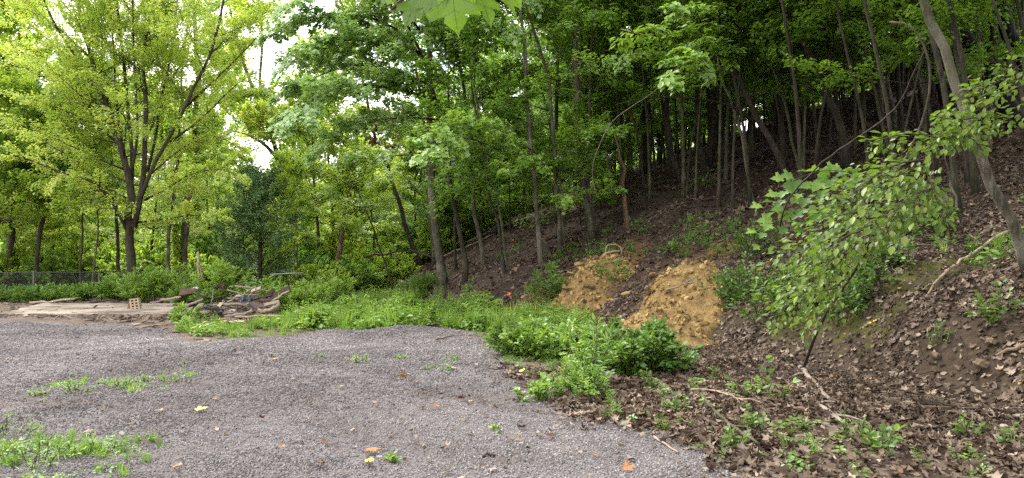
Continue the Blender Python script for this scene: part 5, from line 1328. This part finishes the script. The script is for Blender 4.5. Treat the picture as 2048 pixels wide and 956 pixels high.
for u, v, w, h, lab, lf in [(805, 718, .22, .13, 'yellow-green rosette weed growing alone in the gravel', 'ovate'), (722, 724, .3, .16, 'thin pale grass tuft in the gravel left of the rosette', 'blade'), (905, 722, .2, .12, 'small weed in the gravel right of the rosette', 'ovate'), (862, 738, .2, .12, 'small weed tuft in gravel, lower right of the rosette', 'lance'), (890, 740, .2, .12, 'small weed with yellow leaves beside it in gravel', 'ovate'),
                            (990, 862, .12, .07, 'tiny green sprout in the gravel near the corner', 'ovate'), (786, 922, .12, .07, 'tiny green sprout in the gravel near the bottom', 'ovate'), (152, 784, .3, .22, 'grass tuft at the left end of the weed strip in the gravel', 'blade'), (205, 770, .4, .12, 'low weed left of centre in the gravel weed strip', 'lance'), (240, 775, .35, .2, 'upright grass in the middle of the gravel weed strip', 'blade'),
                            (290, 764, .4, .12, 'low clover-like weed right of centre in the gravel weed strip', 'ovate'), (345, 764, .4, .13, 'weed at the right end of the gravel weed strip', 'lance'), (75, 790, .2, .1, 'small sprout left of the gravel weed strip', 'ovate'), (262, 776, .3, .1, 'low leaves just right of the upright grass in the strip', 'ovate'),
                            (20, 905, .6, .2, 'weed patch in the bottom left corner, at the picture edge', 'lance'), (70, 925, .45, .18, 'broad-leaved weed in the bottom left corner patch', 'ovate'), (110, 885, .4, .1, 'low weed at the upper rim of the bottom left patch', 'lance'), (165, 905, .3, .09, 'low weed trailing right from the bottom left patch', 'ovate'), (205, 902, .22, .12, 'grass tuft at the right end of the bottom left patch', 'blade'), (40, 940, .5, .14, 'weed tuft at the very bottom left', 'blade'), (15, 865, .35, .16, 'grass at the top of the bottom left patch', 'blade'),
                            (640, 716, .2, .08, 'faint small weed in the gravel near its grassy edge', 'lance'), (370, 728, .15, .08, 'tiny weed in the gravel above the yellow leaf', 'lance')]:
    bl = lf == 'blade'
    if v > 860 and u < 230: w, h = w * 1.7, h * 1.7
    bush('gravel_weed', lab, 'weed', u, v, w * .7, h * .6, 5 if not bl else 9, M_WEED, lf, .038 if not bl else .11, 3, 3, slen=.045, r0=.002, tmean=.5, el=(20, 80))
for u, v, h, sz, lab in [(1528, 800, .42, .12, 'broad-leaved seedling standing under the fallen sapling branch'), (1520, 868, .24, .085, 'bright seedling in dead leaves below the broad-leaved one'), (1760, 905, .26, .11, 'seedling with hanging leaves near the bottom right'), (1880, 700, .3, .06, 'small leafy plant hanging before a tan stone in the bank'),
                         (1935, 880, .2, .07, 'two-leaved seedling in litter left of the pale grey stone'), (1470, 900, .22, .07, 'seedling clump at the gravel corner'), (1600, 905, .22, .05, 'fine-leaved seedling patch in litter right of the gravel corner'), (1985, 640, .45, .09, 'dark green plant on the bank at the right edge'), (1300, 780, .25, .06, 'small seedling below the dark shrub'), (1360, 830, .22, .06, 'leafy seedling between shrub and gravel corner'),
                         (1440, 590, .6, .08, 'ferny plant at the upper right of the broad soil heap'), (1500, 600, .5, .08, 'ferny dark plant on the mossy bank beside the soil'), (1402, 500, .7, .08, 'dark low plants above the broad soil heap'), (1460, 470, .6, .08, 'low green plants on the litter slope above the soil'), (1290, 470, .6, .09, 'small green plant at the foot of the orange-tan snag'), (1400, 385, .9, .13, 'leafy young sapling alone on the dark slope above the soil'), (1560, 560, .5, .08, 'green plant under the maple-leaved sapling'),
                         (2030, 900, .2, .06, 'green sprig at the right edge above the corner'), (1700, 880, .25, .05, 'light green sprawling seedling patch in dead leaves')]:
    bush('seedling', lab, 'plant', u, v, h * .8, h * .8, 5, M_SHRUB, 'ovate', sz * .85, 2 if v > 640 else 5, 4, slen=h * .4, r0=.004, tmean=.55)
DENS = keepD

# ------------------------------------------------------------------ near saplings: every leaf its own piece
def leaf_mesh(kind, mat, seed, outline=None):
    tv, tf = outline if outline is not None else LEAF[kind]
    r = np.random.default_rng(seed)
    V = tv.copy(); V[:, 2] += .12 * (V[:, 0] ** 2) * 2 - .15 * V[:, 1] ** 2 * r.uniform(.3, 1.2)
    return mesh_data('leaf', [(V, tf, np.full(len(V), r.uniform(.15, .9)))], mat)
def fine_leaf(half, notch=True):
    out_ = [(0.0, 0.0)] + half + [(-x, y) for x, y in half[::-1] if x > 1e-6]
    V = np.array([(0, .42, 0)] + [(x, y, .10 * abs(x)) for x, y in out_], float)
    k = len(out_)
    return V, np.array([(0, i + 1, (i + 1) % k + 1) for i in range(k)])
MAPLE = fine_leaf([(.06, -.02), (.20, -.08), (.34, .02), (.46, .04), (.40, .14), (.36, .24), (.48, .28), (.62, .40), (.74, .44), (.64, .54), (.62, .64), (.48, .60), (.34, .58), (.26, .56), (.30, .70), (.24, .76), (.16, .84), (.06, .92), (0, 1.06)])
BEECHO = fine_leaf([(.12, .10), (.22, .22), (.28, .38), (.29, .52), (.25, .66), (.17, .80), (.08, .92), (0, 1.05)])
def put_leaves(e, meshes, P, D, N, S):
    y = nrm(D); z = N - (N * y).sum(1, keepdims=True) * y; z = nrm(z); x = np.cross(y, z)
    org = np.array(e.location)
    for i in range(len(P)):
        o = bpy.data.objects.new('leaf', meshes[i % len(meshes)]); COL.objects.link(o); o.parent = e
        p_ = P[i] - org; s_ = S[i]
        o.matrix_local = Matrix([[x[i][0] * s_, y[i][0] * s_, z[i][0] * s_, p_[0]], [x[i][1] * s_, y[i][1] * s_, z[i][1] * s_, p_[1]], [x[i][2] * s_, y[i][2] * s_, z[i][2] * s_, p_[2]], [0, 0, 0, 1]])
def leafy_sprays(e, meshes, wood, sprays_, size, hang, tip=(-1, 0, -.3), flat=.35):
    for a, b_, y0, y1, n, wid in sprays_:
        A, B = at(*a, y0), at(*b_, y1)
        t = np.linspace(0, 1, 7)[:, None]
        C = A + (B - A) * t + np.array((0, 0, 1)) * (.10 * np.linalg.norm(B - A) * np.sin(t * math.pi))
        wood += tube(C, np.linspace(.009, .003, 7), 4)
        d = nrm(B - A); side = nrm(np.cross(d, (0, -.75, .66)))
        s = (np.arange(n) + rng.random(n)) / n
        k = np.minimum((s * 6).astype(int), 5); q = s * 6 - k
        base = C[k] * (1 - q)[:, None] + C[k + 1] * q[:, None]
        sg = np.where(np.arange(n) % 2 == 0, 1., -1.)
        off = sg * rng.uniform(0, wid, n)
        P = base + side * off[:, None] + rng.normal(0, .025, (n, 3)) - np.array((0, 0, 1)) * (.3 * np.abs(off))[:, None]
        Dv = d * .9 + side * (sg * rng.uniform(.2, .9, n))[:, None] + np.array(tip) * .3 + np.array((0, 0, -1)) * (hang * rng.random(n))[:, None]
        N = np.array((-.2, -.4, .9)) + rng.normal(0, flat, (n, 3))
        for i in range(0, n, 2):
            if abs(off[i]) > .05: wood += tube([base[i], P[i]], [.003, .002], 3)
        put_leaves(e, meshes, P, Dv, N, size * rng.uniform(.5, 1.2, n))
BL = [leaf_mesh('ovate', M_BEECH, s, BEECHO) for s in range(8)]
b = ground(1604, 738)
e = empty('beech_sapling', b, 'arching beech sapling with bright oval leaves leaning over the bank', 'sapling')
Q = [b - (0, 0, .05)] + [at(u, v, y) for u, v, y in ((1640, 650, 9.2), (1690, 570, 8.8), (1735, 497, 8.4), (1774, 376, 8.0), (1805, 329, 7.9), (1842, 251, 7.8), (1860, 173, 7.8), (1853, 105, 7.8), (1821, 52, 7.9), (1779, 44, 8.1))]
C = catmull(Q, 34)
build('trunk', tube(C, np.linspace(.024, .010, 34), 7, .5, .15), B_DARK, e)
wood = []
BSP = [((1990, 165), (1880, 240), 7.6, 7.2, 22, .14), ((1965, 235), (1850, 300), 7.6, 7.2, 22, .14), ((1900, 285), (1735, 290), 7.5, 7.2, 24, .14), ((1862, 320), (1690, 400), 7.6, 7.2, 32, .2), ((1830, 350), (1640, 440), 7.7, 7.3, 34, .2),
       ((1850, 380), (1760, 470), 7.5, 7.1, 26, .18), ((1800, 400), (1600, 510), 7.7, 7.4, 32, .2), ((1760, 450), (1560, 590), 7.9, 7.5, 32, .2), ((1720, 480), (1590, 620), 8.0, 7.6, 26, .18), ((1860, 250), (1960, 290), 7.7, 7.4, 14, .12), ((1860, 360), (1890, 450), 7.6, 7.3, 12, .12), ((1690, 560), (1545, 640), 8.2, 7.8, 20, .16)]
leafy_sprays(e, BL, wood, BSP, .092, .5, flat=.65)
more = []
FILL = BSP + [((2075, 150), (1930, 235), 7.6, 7.3, 0, .2), ((2080, 100), (1960, 190), 7.9, 7.6, 0, .2), ((2070, 215), (1960, 262), 7.7, 7.4, 0, .16), ((1690, 545), (1540, 600), 8.6, 8.3, 0, .22), ((1700, 590), (1600, 660), 8.8, 8.5, 0, .2), ((1880, 300), (1700, 370), 8.0, 7.7, 0, .26), ((1820, 330), (1630, 400), 8.1, 7.8, 0, .26), ((1850, 340), (1780, 450), 7.9, 7.6, 0, .24), ((1780, 430), (1600, 560), 8.2, 7.9, 0, .26), ((1980, 210), (1880, 290), 7.9, 7.6, 0, .22), ((1760, 400), (1560, 500), 8.2, 7.9, 0, .26), ((1740, 500), (1560, 620), 8.4, 8.1, 0, .24), ((1830, 380), (1680, 500), 8.0, 7.7, 0, .26), ((1720, 420), (1530, 540), 8.3, 8.0, 0, .24)]
for a, b_, y0, y1, n_, wid in FILL:
    A, B = at(*a, y0 + .1), at(*b_, y1 + .1); n_ = 75
    d = nrm(B - A); sd_ = nrm(np.cross(d, (0, -.75, .66))); s_ = rng.random(n_)
    line = A + (B - A) * np.linspace(0, 1, 6)[:, None]; wood += tube(line, np.linspace(.006, .002, 6), 3)
    w_ = rng.uniform(-1, 1, n_) * wid * (1.15 - .6 * s_)
    for k in range(0, n_, 6):
        q0 = A + (B - A) * s_[k]; wood += tube([q0, q0 + d * abs(w_[k]) * .8 + sd_ * w_[k]], [.003, .0015], 3)
    Pm = A + (B - A) * s_[:, None] + d * (np.abs(w_) * .7)[:, None] + sd_ * w_[:, None] + rng.normal(0, .03, (n_, 3))
    more += leaves('ovate', Pm, d + sd_ * (np.sign(w_) * .6)[:, None] + rng.normal(0, .3, (n_, 3)) + np.array((0, 0, -.25)), np.array((-.2, -.35, .9)) + rng.normal(0, .5, (n_, 3)), rng.uniform(.045, .095, n_), np.clip(rng.normal(.45, .25, n_), 0, 1))
o = build('leaves', more, M_BEECH, e); o['kind'] = 'stuff'
build('limbs', wood, B_TWIG, e)
ML = [leaf_mesh('maple', M_SHRUB, s + 9, MAPLE) for s in range(5)]
b = ground(1660, 560)
e = empty('maple_sapling', b, 'maple sapling with pale lobed leaves spread flat over the bank', 'sapling')
build('trunk', tube(catmull([b - (0, 0, .05), at(1672, 500, b[1] - .3), at(1690, 440, b[1] - .7), at(1712, 385, b[1] - 1.0), at(1725, 350, b[1] - 1.2)], 12), np.linspace(.022, .010, 12), 7), B_GREY, e)
wood = []; y_ = b[1] - 1.0
leafy_sprays(e, ML, wood, [((1725, 352), (1560, 375), y_, y_ - .6, 16, .2), ((1715, 375), (1520, 430), y_, y_ - .6, 20, .22), ((1705, 400), (1500, 480), y_ + .1, y_ - .5, 20, .22), ((1715, 380), (1790, 400), y_, y_ - .4, 10, .18), ((1695, 430), (1600, 480), y_ + .2, y_ - .3, 14, .2), ((1722, 350), (1650, 345), y_, y_ + .3, 8, .15)], .19, .15)
build('limbs', wood, B_TWIG, e)
keepD = DENS; DENS = 1.0
for u, v, h, w_, lab in [(1480, 600, .6, .7, 'dark leafy bank plant left below the maple-leaved sapling'), (1545, 628, .55, .7, 'dark leafy bank plant under the drooping beech sprays'), (1610, 600, .7, .8, 'tall dark bank plant between the two saplings'), (1690, 640, .45, .7, 'low dark plant on the mossy bank beside the beech stem'), (1770, 560, .5, .7, 'dark leafy plant right of the beech stem on the bank'), (1520, 520, .7, .8, 'green bank plant uphill of the maple-leaved sapling'), (1840, 470, .5, .6, 'small green plant on the litter beside the dead stem')]:
    bush('bank_plant', lab, 'plant', u, v, w_, h, 12, M_SHRUB, 'ovate', .10, 6, 5, slen=.28, r0=.006, tmean=.35, stem=B_TWIG)
DENS = keepD
# the maple behind the camera whose lowest branch hangs into the top of the picture
M_OVER = leaf_mat('overhead_maple_leaf', [(0, (.035, .07, .006)), (.5, (.055, .10, .009)), (1, (.10, .14, .02))], .6, .02)
def veined(seed):
    r = np.random.default_rng(seed)
    tv, tf = MAPLE
    V = tv.copy(); f_ = lambda x, y: .18 * abs(x) - .22 * y * y + .05 * math.sin(5 * x + seed) * y
    V[:, 2] = [f_(x, y) for x, y in V[:, :2]]
    t0 = r.uniform(.25, .6)
    parts = [(V, tf, np.full(len(V), t0))]
    for x, y in ((0, 1.0), (.66, .44), (-.66, .44), (.42, .05), (-.42, .05)):
        q = np.linspace(0, 1, 6)[:, None] * np.array((x, y))[None]
        parts += tube(np.c_[q, [f_(a, b_) - .004 for a, b_ in q]], np.linspace(.010, .003, 6), 4, 1.0)
        for k in (2, 3, 4):
            for sg in (-1, 1):
                d_ = np.array((-y * sg + x * .9, x * sg + y * .9)); e_ = q[k] + d_ * .11 * (1.3 - k * .18)
                parts += tube([(q[k][0], q[k][1], f_(*q[k]) - .004), (e_[0], e_[1], f_(*e_) - .004)], [.005, .002], 3, .95)
    return mesh_data('leaf', parts, M_OVER)
ML2 = [veined(s) for s in range(5)]
b = on(2.6, -2.2)
e = empty('overhanging_maple', b, 'maple branch with large bright lobed leaves hanging into the top edge', 'tree')
C = catmull([b - (0, 0, .1), b + (0, 0, 2), b + (-.1, .1, 4.5), b + (-.2, .2, 8)], 10)
build('trunk', tube(C, np.linspace(.16, .05, 10), 9, .5, .1), B_GREY, e)
lp = catmull([C[4], np.array((1.4, -.6, 3.3)), np.array((.4, 1.2, 3.0)), np.array((-.15, 2.3, 2.62)), np.array((-.45, 2.75, 2.52))], 16)
wood = tube(lp, np.linspace(.05, .006, 16), 6)
P, Dv, N, S = [], [], [], []
for u, v, y, du, s_ in [(905, -12, 2.35, (.1, 0, -1), .125), (838, -5, 2.45, (-.5, 0, -.8), .11), (868, -22, 2.4, (-.2, -.2, -1), .11), (955, -14, 2.3, (.5, 0, -.8), .11), (985, -18, 2.2, (.8, .1, -.5), .10), (800, -28, 2.5, (-.7, 0, -.5), .10), (930, -34, 2.5, (.3, .2, -.7), .11), (880, -40, 2.6, (0, .2, -1), .11), (1010, -30, 2.4, (.6, 0, -.7), .09), (780, -40, 2.6, (-.6, 0, -.5), .1)]:
    P.append(at(u, v, y)); Dv.append(du); N.append((rng.normal(0, .6), -1, rng.normal(.6, .5))); S.append(s_)
    k = int(np.argmin(np.linalg.norm(lp - P[-1], axis=1))); wood += tube([lp[k], (lp[k] + P[-1]) / 2 + (0, 0, .02), P[-1]], [.003, .002, .0015], 4)
put_leaves(e, ML2, np.array(P), np.array(Dv, float), np.array(N), S)
build('limb', wood, B_TWIG, e)
wood, fol = [], []
for j in range(16):
    lq = limb_path(C[5 + j % 4], j * 2.4, R(15 + 3 * j), 3.4, .1)
    dress_limb(lq, .03, None, wood, fol, 7, 40, .14, 'maple', 1.2)
build('limbs', wood, B_GREY, e); build('crown', fol, M_WOOD, e)

# ------------------------------------------------------------------ single fallen leaves on the gravel
def col_leaf(c): return leaf_mat('fallen_leaf_%d' % int(c[0] * 1e4), [(0, tuple(x * .7 / LEAF_GAIN for x in c)), (1, tuple(x / LEAF_GAIN for x in c))], .15, .05)
FY, FO, FB, FR, FG, FT = (col_leaf(c) for c in ((.62, .45, .035), (.27, .11, .03), (.10, .045, .022), (.09, .022, .016), (.05, .09, .025), (.24, .155, .08)))
def fallen(u, v, s, mat, kind, lab, lift=.02):
    b = ground(u, v) + (0, 0, lift)
    tv, tf = MAPLE if kind == 'm' else BEECHO
    V = tv.copy(); V[:, 1] -= .5; V[:, 2] = .35 * rng.uniform(.3, 1.2) * V[:, 0] ** 2 + .5 * rng.uniform(-.3, 1) * V[:, 1] ** 2 + .02 * rng.normal(size=len(V))
    Rm = np.array(Matrix.Rotation(rng.uniform(0, 6.28), 3, 'Z') @ Matrix.Rotation(rng.normal(.25, .2), 3, 'X'))
    tag(build('fallen_leaf', [((V * s) @ Rm.T + b + (0, 0, .02), tf, rng.uniform(.3, 1))], mat, base=b), lab, 'leaf', 'leaves fallen on the gravel')
for a in [(404, 826, .12, FY, 'm', 'largest bright yellow lobed leaf lying on the gravel'), (433, 805, .11, FT, 'o', 'curled tan leaf on gravel right above the bright yellow leaf'), (317, 830, .10, FT, 'm', 'pale brown leaf on gravel left of the bright yellow leaf'), (180, 871, .11, FB, 'm', 'reddish brown leaf on gravel right of the bottom left weeds'), (154, 890, .09, FO, 'o', 'orange leaf at the edge of the bottom left weed patch'),
          (243, 876, .09, FG, 'o', 'green leaf lying on gravel below the pale brown leaf'), (433, 866, .08, FT, 'o', 'small pale curled leaf on gravel below the yellow leaf'), (357, 945, .09, FO, 'm', 'orange leaf on gravel at the bottom of the picture, left half'), (180, 796, .10, FO, 'o', 'rust coloured leaf under the gravel weed strip'), (805, 757, .13, FO, 'm', 'orange-yellow leaf on gravel below the rosette weed'), (745, 910, .14, FO, 'm', 'large crumpled orange-brown leaf low in the middle of the gravel'),
          (639, 938, .10, FB, 'm', 'brown leaf at the bottom edge left of the crumpled orange-brown leaf'), (738, 936, .12, FY, 'o', 'long yellowish leaf directly under the crumpled orange-brown leaf'), (922, 803, .10, FR, 'm', 'red-brown leaf on gravel right of the middle'), (871, 819, .10, FO, 'm', 'dull orange leaf left of the red-brown leaf'), (1099, 882, .10, FR, 'm', 'dark maroon leaf on gravel near the gravel corner'), (1254, 946, .11, FO, 'm', 'orange leaf at the bottom edge near the gravel corner'),
          (1044, 747, .12, FY, 'o', 'golden yellow leaf at the gravel edge beside the weed clumps'), (1291, 808, .13, FO, 'o', 'orange leaf in litter below the dark green shrub'), (1013, 930, .09, FG, 'o', 'dark green leaf on the gravel near the bottom'), (550, 723, .09, FY, 'o', 'small yellow leaf on the far gravel near the grass'), (682, 780, .09, FY, 'o', 'pale yellow leaf in the middle of the gravel'), (523, 844, .10, FR, 'o', 'maroon leaf on the left middle of the gravel'), (905, 741, .12, FY, 'o', 'golden leaf next to the small weeds on the far right gravel'),
          (1450, 690, .16, FO, 'o', 'curled orange leaf on the litter right of the broad soil heap'), (1745, 650, .16, FY, 'o', 'yellowish curled leaf on the mossy bank'), (1630, 478, .2, FO, 'o', 'orange-yellow leaf on the dark bank under the maple-leaved sapling')]:
    fallen(a[0], a[1], a[2] * (.95 if a[3] is FY else .75), *a[3:])
stick('twig', 'short thick dark twig on the gravel near the bottom', 'twig', gp([(966, 917), (978, 916), (990, 918)], .02), .012, .009, W_DARK, 6)
stick('twig', 'thin dark twig lying on the gravel hump at the far right edge', 'twig', gp([(872, 683), (890, 679), (911, 675)], .03), .012, .006, W_DARK, 5)

# ------------------------------------------------------------------ the wood outside the picture: unseen trees added to shade the right bank
for x, y, k, s in [(9.8, 5.0, 'c', 1.0), (12.5, 9.5, 'c', 1.05), (14, 5, 'd', 1.2), (11, 1, 'c', 1.1), (18, 8, 'c', 1.1), (15.5, 12.5, 'c', 1.0), (7.8, 1.8, 'c', 1.0), (8.6, -3, 'c', 1.05), (9.2, 9.2, 'f', 1.1), (5.6, -6, 'c', 1.0)]:
    plant(k, x, y, s, 'unseen canopy tree added outside the picture to shade the right bank', 'unseen canopy trees added to shade the right bank')
